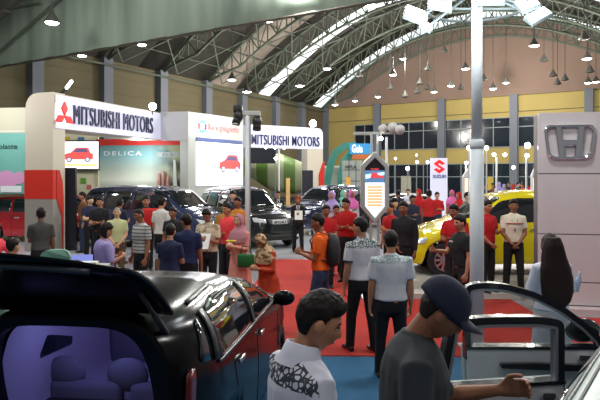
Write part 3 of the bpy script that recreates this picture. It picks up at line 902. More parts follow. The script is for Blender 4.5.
PD = [  # column, row, distance or None, lit
 (403, 59, None, 1, 'lit pendant lamp just left of the tall white pole, over the gable edge'), (417, 93, None, 0, 'unlit pendant lamp low above the yellow wall, left of the pole'), (420, 84, None, 0, 'unlit pendant lamp a step above its low neighbour'), (428, 70, None, 0, 'unlit pendant lamp hanging mid gable left of the pole'),
 (427, 89, None, 0, 'small unlit pendant lamp beside a lit one, left of the pole'), (434, 92, None, 1, 'lit pendant lamp second left of the pole, low'), (444, 52, None, 0, 'highest unlit pendant lamp left of the tall pole'), (451, 86, None, 1, 'lit pendant lamp nearest the pole, low over the yellow band'),
 (461, 89, None, 0, 'unlit pendant lamp close beside the pole'), (465.5, 69, 37., 1, 'bright pendant lamp high beside the tall pole'), (484, 80, None, 0, 'unlit pendant lamp just right of the tall pole'), (493, 89, None, 1, 'lit pendant lamp right of the pole, the lower of two'),
 (506, 83, None, 1, 'lit pendant lamp right of the pole, the upper of two'), (534, 46, 31., 1, 'largest lit pendant lamp right of the tall pole'), (544, 61, 36., 0, 'unlit pendant lamp below the largest lit one'), (553, 76, None, 0, 'unlit pendant lamp left of three above the white sign wall'),
 (557.5, 84, None, 0, 'lowest unlit pendant lamp above the white sign wall'), (565, 80, None, 0, 'unlit pendant lamp rightmost of three above the sign wall'), (587, 59, 33., 1, 'bright blue white pendant lamp at the right edge'), (590, 72, 38., 0, 'unlit pendant lamp under the bright one at the right edge'),
 (584, 39, 30., 0, 'highest unlit pendant lamp at the right edge'), (588, 83, 40., 1, 'lit pendant lamp low at the right edge, left of a pair'), (596, 82, 40., 1, 'lit pendant lamp low at the right edge, right of a pair'), (405, 97, None, 0, 'unlit pendant lamp lowest left of the pole'),
 (268, 21, 27., 1, 'lit pendant lamp peeping below the curtain edge'), (232, 80, 33., 1, 'lit pendant lamp in front of the left wall trusses'), (247, 92, 35., 1, 'lit pendant lamp above the black stage lights'), (300, 86, 36., 1, 'lit pendant lamp above the second company fascia'),
 (327, 69, 34., 1, 'lit pendant lamp high among the trusses near the corner'), (335, 105, 46., 1, 'lit pendant lamp low in the corner of two walls'), (355, 101, 47., 1, 'lit pendant lamp left of two before the yellow wall'), (378, 97, 46., 1, 'lit pendant lamp right of two before the yellow wall'),
 (393, 75, 39., 1, 'lit pendant lamp mid gable at its left side'), (390, 89, None, 0, 'unlit pendant lamp at the left side of the gable'), (359, 76, 42., 0, 'unlit pendant lamp beneath the slanting roof edge'), (372, 6, 24.5, 1, 'large lit pendant lamp at the top middle of the roof'),
 (52, 23, 19.5, 1, 'lit pendant lamp in front of the curtain at upper left'), (82, 56, 30., 1, 'lit pendant lamp under the curtain edge at far left'), (142, 45, 30., 1, 'lit pendant lamp under the curtain edge, left of middle')]
for k_, (px, py, Y, on, lb) in enumerate(PD):
    Y = Y or min(44., wall_Y(px) - 2.5) - (k_ % 4) * 1.3; pendant(px, py, Y, on, lb)
def plight(loc, e, col=(1, .96, .88), r=.3, name='lamp_and_fill_light', spot=None):
    L_ = bpy.data.lights.new(name, 'POINT' if not spot else 'SPOT'); L_.energy = e; L_.color = col; L_.shadow_soft_size = r
    if spot: L_.spot_size = spot; L_.spot_blend = .6
    o = bpy.data.objects.new(name, L_); COL.objects.link(o); o.location = loc; return o
for (px, py, Y) in ((300, 86, 36), (247, 92, 35), (403, 59, 40), (465, 69, 37), (534, 46, 31), (372, 6, 24.5), (355, 101, 44), (506, 83, 42), (587, 59, 33)):
    plight(at(px, py, Y) - Vector((0, 0, .25)), 900)
# fill lights added overhead (above the picture), without lamp bodies: they light the middle
for x, y in ((-9, 14), (0, 17), (8, 15), (4, 24), (-4, 9), (12, 9), (2.5, 7.5), (-3, 1.5), (3, 0.5)):
    plight((x, y, 7.6), 620 if y > 5 else 260, (1, .97, .93), r=.35)
for (x, y) in ((-6, 20.5), (-2.5, 22.5), (0, 25.5), (-9.5, 17.4), (-6.0, 22.3)): plight((x, y, 4.3 if y != 22.3 else 3.2), 95 if y != 22.3 else 60, (.95, .96, 1), .15, 'booth_fill_light')  # fill lights added to brighten the booth, the last one for the banner
# ------------------------------------------------------------------ the two-part portal of the left exhibitor
cream = mat('portal_cream', hexc(205, 196, 178), .5)
pgrey = mat('portal_grey', hexc(146, 142, 134), .5)
pwhite = mat('portal_white', hexc(214, 214, 218), .45)
litpanel = mat('lit_fascia', hexc(205, 205, 225), .5, em=(.75, .78, 1.), es=.32)
navy = mat('letter_navy', hexc(30, 34, 78), .4)
redp = mat('sign_red', hexc(200, 48, 38), .45)
redlit = mat('emblem_red', hexc(225, 20, 20), .4, em=(1, .03, .02), es=.45)
halo = mat('halo_white', (.9, .9, 1), .5, em=(.8, .8, 1), es=.9)
lf = quadslab('stage_platform', lambda u, v, d: Vector((u - max(0, v - 17) * -.11 * (u < -5), v, d)), -13, 2.6, 16.6, 31, 0., .08, mat('stage_floor', hexc(224, 228, 236), .14, coat=.3))
tag(lf, 'low glossy white stage floor under the parked cars at left', 'platform')

A0 = Vector((-7., 17, 0)); e1 = Vector((.336, .942, 0)); e2 = Vector((-.942, .336, 0))
pf = lambda u, v, d: A0 + e2 * u + Vector((0, 0, v)) + e1 * d
root = empty('portal_sign', A0); tag(root, 'cream portal arch with the nearer blue company lettering and red pillar band', 'sign', 'company portal arches')
pl = lambda name, poly, d0, d1, m, par=root, f=pf: (lambda bm: (prism(bm, poly, lambda u, v, d: f(u, v, d) - A0, d0, d1), bobj(name, bm, m, par))[1])(bmesh.new())
outer = round_poly([(0, .081), (1.0, .081), (1.0, 4.64), (0, 4.64)], [0, 0, .55, .0], 8)
pl('pillar', outer, 0, .485, cream)
pl('pillar_base_panel', [(-.006, .082), (1.006, .082), (1.006, 1.6), (-.006, 1.6)], -.012, .40, pgrey)
pl('red_band', [(-.012, 1.6), (1.012, 1.6), (1.012, 2.43), (-.012, 2.43)], -.02, .14, redp)
sf = lambda u, v, d: A0 - e2 * (.012 + d) + e1 * u + Vector((0, 0, v))
pl('red_band_tail', [(.13, 1.6), (.27, 1.25), (.335, 1.1), (.36, .09), (.405, .09), (.405, 1.6), (.36, 2.1), (.24, 2.43), (.13, 2.43)], 0, .015, redp, root, sf)
b = bmesh.new(); prism(b, [(.05, 3.6), (1.0, 3.6), (1.0, 4.62), (.05, 4.62)], lambda u, v, d: pf(0, v, d) - A0 + e2 * u, .44, 5.5); bobj('header', b, cream, root)
fas = pl('fascia', [(.08, 3.62), (5.45, 3.62), (5.45, 4.58), (.08, 4.58)], 0, .02, litpanel, root, sf)
# text along +e1, seen from the right
o0 = A0 - e2 * .045
text_obj('lettering', 'MITSUBISHI MOTORS', navy, root, o0 + e1 * .78 + Vector((0, 0, 3.80)) - A0, e1, (0, 0, 1), 4.1, .56, .05, .0, 1.15)
def diamonds(parent, O, U, s, m, dz=.03):
    bm = bmesh.new(); U = Vector(U).normalized(); Z = Vector((0, 0, 1)); N = U.cross(Z)
    for a in (PI / 2, PI / 2 + 2 * PI / 3, PI / 2 - 2 * PI / 3):
        d = Vector((math.cos(a), math.sin(a))); p = Vector((-d.y, d.x))
        q = [Vector((0, 0)), d * .5 * s + p * .289 * s, d * s, d * .5 * s - p * .289 * s]
        prism(bm, [(v.x, v.y) for v in q], lambda u, v, dd: O + U * u + Z * v + N * dd, 0, dz)
    bobj('emblem', bm, m, parent)
diamonds(root, o0 + e1 * .38 + Vector((0, 0, 4.00)) - A0, e1, .41, redlit, .06)
b = bmesh.new(); prism(b, round_poly([(.05, 3.72), (.74, 3.72), (.74, 4.42), (.05, 4.42)], .2), lambda u, v, d: A0 - e2 * (.03 + d) + e1 * u + Vector((0, 0, v)) - A0, 0, .01); bobj('emblem_glow_panel', b, halo, root)
# spot lamp on top
def floodlight(name, p, d, label, on=True, s=.16):
    r = empty(name, p); tag(r, label, 'lamp')
    d = Vector(d).normalized(); bm = bmesh.new(); tube(bm, [-d * .12, d * .02, d * .06], [s * .45, s, s * 1.05], 16); bobj('housing', bm, mat('lamp_black', (.02, .02, .022), .4), r, True)
    bm = bmesh.new(); tube(bm, [d * .055, d * .075], [s * .92, s * .85], 16); bobj('lens', bm, mat('flood_lit', (1, 1, 1), .4, em=(1, 1, .97), es=18) if on else mat('lens_dark', (.05, .05, .06), .1), r)
    bm = bmesh.new(); tube(bm, [(0, 0, 0), (0, 0, -s - .14)], .02, 6); bobj('bracket', bm, mat('lamp_black', (.02, .02, .022), .4), r)
    return r
p = at(68, 88, 18.5); r = empty('arm_lamp', p); tag(r, 'black arm lamp with a white tube clamped on the cream arch top', 'lamp')
bm = bmesh.new(); tube(bm, [(-.3, .0, -.25), (-.05, 0, .0)], .05, 8); box(bm, -.42, -.12, -.1, .1, -.32, -.2); bobj('arm', bm, mat('lamp_black', (.02, .02, .022), .4), r)
bm = bmesh.new(); tube(bm, [(-.03, -.03, .0), (.12, -.03, .2)], .055, 8, roundcap=True); bobj('lamp_tube', bm, mat('tube_lit', (1, 1, 1), .4, em=(.9, .92, 1), es=3), r)
floodlight('flood_lamp', at(152.5, 106.5, 21.6), (.3, -1, -.05), 'bright round flood lamp on top of the cream portal header', True, .15)
floodlight('flood_lamp', at(313, 123.5, 29), (-.1, -1, -.1), 'bright round flood lamp above the far right end of the portal', True, .19)

# return panel, screen wall and far fascia form the second portal
B0 = Vector((-5.17, 22.15, 0)); C0 = Vector((-4.1, 22.0, 0)); E0 = Vector((-2.35, 24.8, 0)); G0 = Vector((-2.3, 27.0, 0)); H0 = Vector((1.12, 29.3, 0))
root = empty('portal_sign', C0); O = C0
tag(root, 'white portal with a big video screen and the farther company lettering', 'sign', 'company portal arches')
def wallbox(name, P, Q, z0, z1, th, m, par, off=0., base=None, rnd=None):
    """slab from P to Q, front face towards the camera side"""
    U = (Q - P); Ln = U.length; U = U / Ln; N = Vector((U.y, -U.x, 0))
    poly = [(0, z0), (Ln, z0), (Ln, z1), (0, z1)]
    if rnd: poly = round_poly(poly, rnd, 8)
    bm = bmesh.new(); prism(bm, poly, lambda u, v, d: P + U * u + N * d + Vector((0, 0, v)) - (base if base is not None else O), off - th, off)
    return bobj(name, bm, m, par)
def on_wall(P, Q, u, v, off, base):
    U = (Q - P).normalized(); N = Vector((U.y, -U.x, 0)); return P + U * u + N * off + Vector((0, 0, v)) - base
wallbox('return_panel', B0, C0, 3.6, 4.64, .5, pwhite, root)
wallbox('screen_wall', C0, E0, .081, 4.64, .4, mat('screen_wall_grey', hexc(186, 190, 182), .5), root)
LE = (E0 - C0).length
scr = bmesh.new(); u0, u1 = .42, LE - .1
bluebar = wallbox('blue_bar', C0 + (E0 - C0) * (u0 / LE), C0 + (E0 - C0) * (u1 / LE), 3.58, 3.72, .05, mat('bar_blue', hexc(78, 92, 140), .5), root, .04)
s1 = wallbox('video_screen', C0 + (E0 - C0) * (u0 / LE), C0 + (E0 - C0) * (u1 / LE), 1.92, 3.56, .05, mat('screen_white', (.9, .9, .95), .4, em=(.93, .92, 1.), es=1.25), root, .05)
def car_picture(parent, P, Q, uc, vc, sc, col, off, base):
    """flat picture of a small hatchback shown on a screen"""
    def pp(nm, poly, m, o_):
        bm = bmesh.new(); prism(bm, poly, lambda u, v, d: on_wall(P, Q, uc + u * sc, vc + v * sc, off + d, base), o_, o_ + .004); bobj(nm, bm, m, parent)
    R_ = mat('picture_red', (.6, .05, .05), .5, em=col, es=.75); D_ = mat('picture_dark', (.05, .05, .1), .5, em=(.18, .12, .25), es=.7); W_ = mat('picture_pale', (.6, .6, .7), .5, em=(.7, .7, .9), es=.8)
    pp('picture_car', round_poly([(-.5, -.12), (.5, -.12), (.52, .06), (.42, .12), (.34, .30), (-.08, .30), (-.26, .13), (-.48, .07)], .03), R_, .003)
    pp('picture_windows', round_poly([(-.2, .13), (.34, .13), (.28, .26), (-.06, .26)], .02), D_, .008)
    for x in (-.32, .32):
        pp('picture_tyre', [(x + .1 * math.cos(a * PI / 8), -.12 + .1 * math.sin(a * PI / 8)) for a in range(16)], D_, .012)
        pp('picture_wheel', [(x + .065 * math.cos(a * PI / 8), -.12 + .065 * math.sin(a * PI / 8)) for a in range(16)], W_, .017)
LS = u1 - u0
car_picture(s1, C0, E0, u0 + LS * .70, 2.72, 1.35, (1., .12, .1), .055, O)
ub = E0 - C0; ub.normalize()
bm = bmesh.new()
lm = on_wall(C0, E0, .72, 4.14, .02, O)
for k in range(2):
    pass
U_ = ub; N_ = Vector((ub.y, -ub.x, 0))
fw = lambda u, v, d: lm + U_ * u + Vector((0, 0, v)) + N_ * d
prism(bm, [(.30 * math.cos(i * PI / 12), .30 * math.sin(i * PI / 12)) for i in range(24)], fw, 0, .02); bobj('round_logo_glow', bm, halo, root)
def arcpoly(r0, r1, a0, a1, n=8): return [(r1 * math.cos(a0 + (a1 - a0) * i / n), r1 * math.sin(a0 + (a1 - a0) * i / n)) for i in range(n + 1)] + [(r0 * math.cos(a1 - (a1 - a0) * i / n), r0 * math.sin(a1 - (a1 - a0) * i / n)) for i in range(n + 1)]
bm = bmesh.new(); prism(bm, arcpoly(.13, .25, -.6, .6), fw, .02, .04); bobj('round_logo_red', bm, redlit, root)
bm = bmesh.new(); prism(bm, arcpoly(.13, .25, PI - .6, PI + .6), fw, .02, .04); bobj('round_logo_red', bm, redlit, root)
bm = bmesh.new(); prism(bm, arcpoly(.13, .25, .75, PI - .75), fw, .02, .04); bobj('round_logo_blue', bm, mat('logo_blue', (.05, .2, .6), .4, em=(.1, .4, .9), es=.5), root)
bm = bmesh.new(); prism(bm, arcpoly(.13, .25, -PI + .75, -.75), fw, .02, .04); bobj('round_logo_blue', bm, mat('logo_blue', (.05, .2, .6), .4, em=(.1, .4, .9), es=.5), root)
text_obj('red_lettering', 'keepspirit', mat('thin_red', (.8, .2, .2), .4, em=(1, .2, .2), es=.5), root, on_wall(C0, E0, 1.12, 3.96, .03, O), ub, (0, 0, 1), 1.9, .34, .02, .0)
text_obj('screen_letter', 'C', mat('picture_blue', (.3, .3, .7), .5, em=(.45, .45, .8), es=.8), s1, on_wall(C0, E0, u0 + .1, 3.2, .06, O), ub, (0, 0, 1), .16, .2, .005, .01)
wallbox('fascia', G0, H0, 3.60, 4.62, .5, litpanel, root, 0, None, [0, 0, .35, 0])
UG = (H0 - G0).normalized()
text_obj('lettering', 'MITSUBISHI MOTORS', navy, root, on_wall(G0, H0, .12, 3.72, .02, O), UG, (0, 0, 1), 3.75, .46, .05, .002, 1.1)
wallbox('far_pillar', G0 + UG * 3.2, H0, .081, 3.62, .5, cream, root)
bm = bmesh.new(); prism(bm, [(3.86, 1.55), (4.16, 1.55), (4.2, 3.0), (4.10, 2.95), (3.86, 2.35)], lambda u, v, d: on_wall(G0, H0, u, v, d, O), .0, .04); bobj('red_wedge', bm, redp, root)
# downlights under the fascia
bm = bmesh.new()
for u in (1.0, 1.5, 2.0): ellipsoid(bm, on_wall(G0, H0, u, 3.58, -.2, O), (.05, .05, .03), None, 10, 6)
bobj('downlights', bm, lit, root)
# backdrop
bd0, bd1 = Vector((-7.9, 23.6, 0)), Vector((-4.4, 23.2, 0)); O2 = bd0
root = empty('backdrop_banner', O2); tag(root, 'large scenic backdrop banner with waterfall picture behind the blue car', 'banner'); O = O2
banner = mat('banner_print', hexc(150, 180, 180), .5, em=None)
nt = banner.node_tree; L_ = nt.links.new; tc = nt.nodes.new('ShaderNodeTexCoord'); sx = nt.nodes.new('ShaderNodeSeparateXYZ'); L_(tc.outputs['Object'], sx.inputs[0])
mr = nt.nodes.new('ShaderNodeMapRange'); mr.inputs[1].default_value = 1.5; mr.inputs[2].default_value = 3.6; L_(sx.outputs['Z'], mr.inputs[0])
rp = nt.nodes.new('ShaderNodeValToRGB'); cr = rp.color_ramp; cr.elements[0].color = (*hexc(90, 100, 80), 1); cr.elements[1].color = (*hexc(96, 136, 134), 1)
for p_, c_ in ((.3, (230, 238, 222)), (.5, (185, 200, 185)), (.75, (130, 180, 182))): e_ = cr.elements.new(p_); e_.color = (*hexc(*c_), 1)
L_(mr.outputs[0], rp.inputs[0])
nz = nt.nodes.new('ShaderNodeTexNoise'); nz.inputs['Scale'].default_value = 1.6; nz.inputs['Detail'].default_value = 6; L_(tc.outputs['Object'], nz.inputs['Vector'])
r2 = nt.nodes.new('ShaderNodeValToRGB'); r2.color_ramp.elements[0].position = .42; r2.color_ramp.elements[0].color = (*hexc(40, 52, 34), 1); r2.color_ramp.elements[1].position = .6; r2.color_ramp.elements[1].color = (*hexc(150, 158, 120), 1); L_(nz.outputs['Fac'], r2.inputs[0])
m1 = nt.nodes.new('ShaderNodeMapRange'); m1.inputs[1].default_value = 2.1; m1.inputs[2].default_value = 3.1; L_(sx.outputs['X'], m1.inputs[0])
mx = nt.nodes.new('ShaderNodeMix'); mx.data_type = 'RGBA'; L_(m1.outputs[0], mx.inputs[0]); L_(rp.outputs[0], mx.inputs[6]); L_(r2.outputs[0], mx.inputs[7]); L_(mx.outputs[2], nt.nodes['Principled BSDF'].inputs['Base Color'])
wallbox('print', bd0, bd1, 1.3, 3.52, .06, banner, root)
wallbox('red_header', bd0 - Vector((.1, 0, 0)), bd1, 3.48, 3.72, .1, redp, root, .02)
ubd = (bd1 - bd0).normalized()
text_obj('lettering', 'DELICA', mat('white_print', (.8, .82, .85), .5), root, on_wall(bd0, bd1, .2, 3.08, .01, O), ubd, (0, 0, 1), 1.55, .17, .01, .02, 1.3)
wallbox('thin_line', bd0 + ubd * .2, bd0 + ubd * 1.7, 2.95, 2.98, .01, mat('line_print', hexc(150, 185, 185), .5), root, .01)
wallbox('pale_strip', bd0 + ubd * 2.35, bd0 + ubd * 3.25, 3.02, 3.2, .02, mat('strip_pale', hexc(150, 160, 155), .5), root, .02)
text_obj('model_lettering', 'D:5', mat('strip_text', hexc(60, 80, 90), .5), root, on_wall(bd0, bd1, 2.6, 3.05, .025, O), ubd, (0, 0, 1), .4, .11, .01)
# pale statue group (part of the scenic print: two figures and a fall of water in relief)
bm = bmesh.new()
for i, (u, h_) in enumerate(((2.45, 1.15), (2.62, 1.25), (2.8, 1.1))):
    tube(bm, [on_wall(bd0, bd1, u, 1.3, .1, O), on_wall(bd0, bd1, u + .02, 1.3 + h_ * .7, .1, O), on_wall(bd0, bd1, u + .03, 1.3 + h_ * .95, .1, O)], [.08, .06, .04], 8)
bobj('figure_relief', bm, mat('relief_pink', hexc(190, 140, 130), .7), root, True)
bm = bmesh.new(); prism(bm, [(3.0, 1.3), (3.2, 1.3), (3.1, 2.9), (3.02, 2.9)], lambda u, v, d: on_wall(bd0, bd1, u, v, d, O), .0, .03); bobj('waterfall', bm, mat('water_white', hexc(205, 210, 205), .5), root)
# low cabinet screens behind the van roof
# colourful wall and red car screen, at the left of the backdrop
t0, t1 = Vector((-10.2, 23.8, 0)), Vector((-8.0, 23.8, 0)); root = empty('tile_wall', t0); O = t0; tag(root, 'cream display wall dotted with yellow, blue and green squares', 'display wall')
wallbox('panel', t0, t1, .081, 3.95, .1, mat('tile_cream', hexc(226, 222, 190), .6), root)
sq = {'tile_yellow': (220, 190, 60), 'tile_blue': (70, 140, 180), 'tile_green': (110, 170, 60), 'tile_pink': (205, 110, 110), 'tile_pale': (232, 228, 205)}
for nm, u, v, s_ in (('tile_yellow', .85, 3.6, .24), ('tile_pale', 1.1, 3.6, .22), ('tile_blue', 1.4, 3.58, .24), ('tile_pale', 1.68, 3.6, .2), ('tile_green', 1.5, 1.98, .22), ('tile_green', 1.05, 1.66, .26), ('tile_yellow', 1.0, 2.05, .3), ('tile_pink', 1.75, 1.75, .18), ('tile_yellow', .9, 1.1, .24), ('tile_green', 1.4, 1.35, .24)):
    b_ = t0 + Vector((u, 0, 0)); wallbox(nm, b_, b_ + Vector((s_, 0, 0)), v, v + s_, .03, mat(nm, hexc(*sq[nm]), .5), root, .03)
p0, p1 = at(63, 0, 23.55), at(98.5, 0, 23.55); p0.z = p1.z = 0; root = empty('video_screen', p0); O = p0; tag(root, 'bright screen showing a small red hatchback, beside the pillar', 'screen')
wallbox('housing', p0 - Vector((.03, 0, 0)), p1 + Vector((.03, 0, 0)), 2.50, 3.68, .12, mat('lamp_black', (.02, .02, .022), .4), root)
s2 = wallbox('display', p0, p1, 2.56, 3.63, .03, mat('screen_white2', (.9, .9, .95), .4, em=(.95, .93, .9), es=1.1), root, .03)
car_picture(s2, p0, p1, .62, 3.06, 1.12, (1., .10, .08), .035, O)
bm = bmesh.new(); prism(bm, [(.0, 2.66), (1.35, 2.66), (1.35, 2.76), (0, 2.76)], lambda u, v, d: on_wall(p0, p1, u, v, d, O), .032, .036); bobj('picture_ground', bm, mat('picture_yellow', (.8, .6, .2), .5, em=(1, .8, .35), es=.8), s2)
# dark panel at the side of the pillar
bm = bmesh.new(); box(bm, -.23, .18, -.06, .06, 0, 2.42); box(bm, -.25, .20, -.09, .09, 0, .05)
o = bobj('black_partition', bm, mat('panel_black', (.012, .013, .02), .35)); o.location = at(70, 0, 17.62) * 1; o.location.z = .08; tag(o, 'tall narrow black panel standing behind the red banded pillar', 'partition')

# far left exhibitor: pale fascia and teal poster
l0, l1 = Vector((-11.5, 19.2, 0)), at(25, 0, 18.9); l1.z = 0; root = empty('display_wall', l0); O = l0; tag(root, 'pale display wall with a teal poster at the far left edge', 'display wall')
wallbox('fascia', l0, l1, 3.62, 4.42, .3, mat('fascia_pale', hexc(186, 184, 160), .6), root)
teal = mat('poster_teal', hexc(110, 172, 160), .5, var=.12, vscale=.8)
wallbox('poster', l0, l1, 1.7, 3.62, .12, teal, root)
wallbox('stripe', l0, l1, 3.64, 3.70, .3, mat('fascia_line', hexc(205, 203, 185), .6), root, .01)
ull = (l1 - l0).normalized(); LN_ = (l1 - l0).length
text_obj('poster_lettering', 'autoholaste', mat('ink_dark', hexc(30, 60, 60), .5), root, on_wall(l0, l1, LN_ - 1.5, 3.12, .01, O), ull, (0, 0, 1), 1.25, .16, .01)
bm = bmesh.new()
for u, v, r_ in ((LN_ - .62, 2.1, .34), (LN_ - .2, 2.2, .2), (LN_ - 1.0, 2.2, .25)): prism(bm, [(u + r_ * math.cos(i * PI / 10), v + r_ * math.sin(i * PI / 10)) for i in range(20)], lambda a, b, d: on_wall(l0, l1, a, b, d, O), .005 * r_, .012 + .02 * r_)
bobj('printed_bubble', bm, mat('bubble_pink', hexc(205, 150, 190), .4), root)
bm = bmesh.new(); prism(bm, [(LN_ - .8, 1.75), (LN_ - .1, 1.75), (LN_ - .1, 1.95), (LN_ - .8, 1.95)], lambda a, b, d: on_wall(l0, l1, a, b, d, O), .025, .03); bobj('printed_strip', bm, mat('strip_white', (.7, .75, .75), .4), root)
O = Vector((0, 0, 0))

# ------------------------------------------------------------------ beyond the portal: arches, signs, drum truck
def along(nm, pts, Y, w_, d_, m, par, base):
    """flat ribbon bent along photo points at distance Y, w_ metres wide, d_ deep"""
    P = [at(x, y, Y) - base for x, y in pts]; bm = bmesh.new(); rs = []
    for i, p in enumerate(P):
        t = (P[min(i + 1, len(P) - 1)] - P[max(0, i - 1)]).normalized(); n = Vector((-t.z, 0, t.x)) * w_ / 2
        rs.append([p + n, p + n + Vector((0, d_, 0)), p - n + Vector((0, d_, 0)), p - n])
    rings_loft(bm, rs); return bobj(nm, bm, m, par)
tealarch = mat('arch_teal', hexc(60, 140, 128), .5)
for (pts, Y, lb) in (([(326, 196), (328, 178), (331, 164), (336, 152), (345, 146), (356, 145)], 33., 'outer teal curved arch band at the left of the blue sign'), ([(341, 196), (342, 176), (344, 163), (350, 154), (358, 149), (366, 147)], 32.2, 'inner teal curved arch band under the blue sign')):
    b = at(pts[0][0], 0, Y); b.z = 0; r = empty('curved_arch', b); tag(r, lb, 'arch')
    pts = [(pts[0][0], HOR + CAMZ * F / Y)] + pts; along('band', pts, Y, .38, .6, tealarch, r, b)
b = at(351, 0, 31.5); b.z = 0; r = empty('shop_sign', b); tag(r, 'blue sign board with round white lettering on the teal arch', 'sign')
bm = bmesh.new(); q0, q1 = at(350, 143.5, 31.5) - b, at(373, 154, 31.5) - b; box(bm, q0.x, q1.x, 0, .15, q1.z, q0.z); bobj('board', bm, mat('board_blue', hexc(30, 120, 175), .4, em=(.03, .25, .5), es=.5), r)
text_obj('lettering', 'Gaia', mat('sign_white', (.9, .9, .9), .4, em=(.9, .95, 1), es=1.), r, at(352, 152.5, 31.4) - b, (1, 0, 0), (0, 0, 1), .55, .42, .04, .02)
bm = bmesh.new(); q0, q1 = at(353, 154.5, 31.3) - b, at(372, 158.5, 31.3) - b; box(bm, q0.x, q1.x, 0, .15, q1.z, q0.z); bobj('orange_strip', bm, mat('strip_orange', hexc(200, 100, 50), .5), r)
bm = bmesh.new(); box(bm, .9, 1.0, .05, .15, 0, q1.z); bobj('post', bm, pgrey, r)
b = at(351, 0, 30.6); b.z = 0; r = empty('shop_wall', b); tag(r, 'grey shop wall with short dark lettering under the blue sign', 'wall panel')
bm = bmesh.new(); q0, q1 = at(342.5, 160.5, 30.6) - b, at(362, 0, 30.6) - b; box(bm, q0.x, q1.x, 0, .2, 0, q0.z); bobj('panel', bm, mat('shop_grey', hexc(150, 156, 152), .5), r)
text_obj('lettering', 'NYLA', mat('ink_black', (.03, .03, .03), .5), r, at(345.5, 168.5, 30.55) - b, (1, 0, 0), (0, 0, 1), .55, .17, .02, .02)
bm = bmesh.new()
for px in (349, 356): q = at(px, 0, 30.55) - b; box(bm, q.x - .02, q.x + .02, -.02, .0, 0, q0.z)
for py in (170, 181): q = at(351, py, 30.55) - b; box(bm, q0.x, q1.x, -.02, .0, q.z - .02, q.z + .02)
bobj('shelf_lines', bm, mat('shop_line', hexc(90, 96, 92), .5), r)
for (x0, x1, y0, Y, col, lb) in ((346, 350.5, 177, 29.5, (215, 165, 70), 'yellow roll up banner before the grey shop wall'), (286, 290, 178, 27.6, (215, 170, 110), 'orange card on a stand beneath the far portal'),
                              (401, 411, 176, 34, (170, 168, 150), 'pale display board behind the crowd, right of the kiosk'), (487.5, 493, 177, 33, (205, 180, 70), 'yellow roll up banner right of the tall pole'), (319, 324, 178, 31, (60, 120, 110), 'teal roll up banner beside the far portal pillar')):
    b = at((x0 + x1) / 2, 0, Y); b.z = 0; r = empty('roll_up_banner', b); tag(r, lb, 'banner'); hw = (x1 - x0) / 2 / F * Y; zt = at(x0, y0, Y).z
    bm = bmesh.new(); box(bm, -hw, hw, -.01, .01, .08, zt); bobj('sheet', bm, mat('sheet_%d_%d' % (x0, y0), hexc(*col), .5), r)
    bm = bmesh.new(); box(bm, -hw, hw, -.12, .12, 0, .08); bobj('base', bm, pgrey, r)
# drum truck (green and white mixer drum) beyond the portal
b = at(284, 0, 36); b.z = 0; r = empty('mixer_truck', b, 0); tag(r, 'mixer truck with green and white striped drum seen through the portal', 'truck')
bm = bmesh.new(); D_ = Vector((1, 0, -.22)).normalized(); rs = []
tube(bm, [Vector((-2.1, 0, 2.9)), Vector((-1.7, 0, 2.85)), Vector((-.5, 0, 2.55)), Vector((.8, 0, 2.2)), Vector((1.7, 0, 1.95))], [.45, .75, 1.15, 1.0, .5], 24)
pt = pattern('drum_paint', 'stripe', hexc(140, 146, 118), hexc(74, 104, 36), .62, .42, .5, 'X')
bobj('drum', bm, pt, r, True)
bm = bmesh.new(); box(bm, -2.6, 3.4, -.5, .5, .8, 1.05); bobj('chassis', bm, mat('lamp_black', (.02, .02, .022), .4), r)
bm = bmesh.new(); box(bm, 1.9, 3.5, -1.1, 1.1, .9, 2.9, None, .12); bobj('cab', bm, mat('cab_white', hexc(170, 172, 165), .4), r)
bm = bmesh.new(); prism(bm, [(-2.5, 2.3), (-1.8, 2.2), (-1.6, 3.5), (-2.3, 3.7)], lambda u, v, d: Vector((u, d, v)), -.4, .4); bobj('hopper', bm, mat('drum_green', hexc(90, 120, 50), .5), r)
for x in (-1.8, -.6, 2.6):
    for y in (-1, 1): wheel(r, x, y * .95, .5, y, None)
# loudspeaker and hanging dark panel in the portal
b = at(307.5, 0, 27.2); b.z = 0; r = empty('loudspeaker', b); tag(r, 'tall black loudspeaker on a stand inside the far portal', 'loudspeaker')
bm = bmesh.new(); box(bm, -.25, .25, -.2, .2, 1.3, 2.55, None, .03); bobj('cabinet', bm, mat('speaker_black', (.012, .013, .02), .5), r)
bm = bmesh.new(); tube(bm, [(0, 0, .08), (0, 0, 1.3)], .03, 8)
for a in range(3): tube(bm, [(0, 0, .5), (.4 * math.cos(a * 2.1), .4 * math.sin(a * 2.1), .1)], .015, 6)
bobj('stand', bm, mat('lamp_black', (.02, .02, .022), .4), r)
b = at(262, 0, 33); r = empty('dark_partition', Vector((b.x, 33, 3.1))); tag(r, 'dark panel wall seen beneath the far portal fascia', 'partition')
bm = bmesh.new(); box(bm, -.85, .75, 0, .1, -.1, .75); box(bm, -.8, -.72, .02, .08, -3.1, -.1); bobj('board', bm, mat('panel_dark2', (.02, .022, .035), .5), r)
bm = bmesh.new(); tube(bm, [(0, 0, 0), (0, 0, 3.5)], .035, 8)
o = bobj('slim_post', bm, pwhite); o.location = at(279, 0, 28.2); o.location.z = 0.08; tag(o, 'slim white post in the middle of the far portal', 'post')

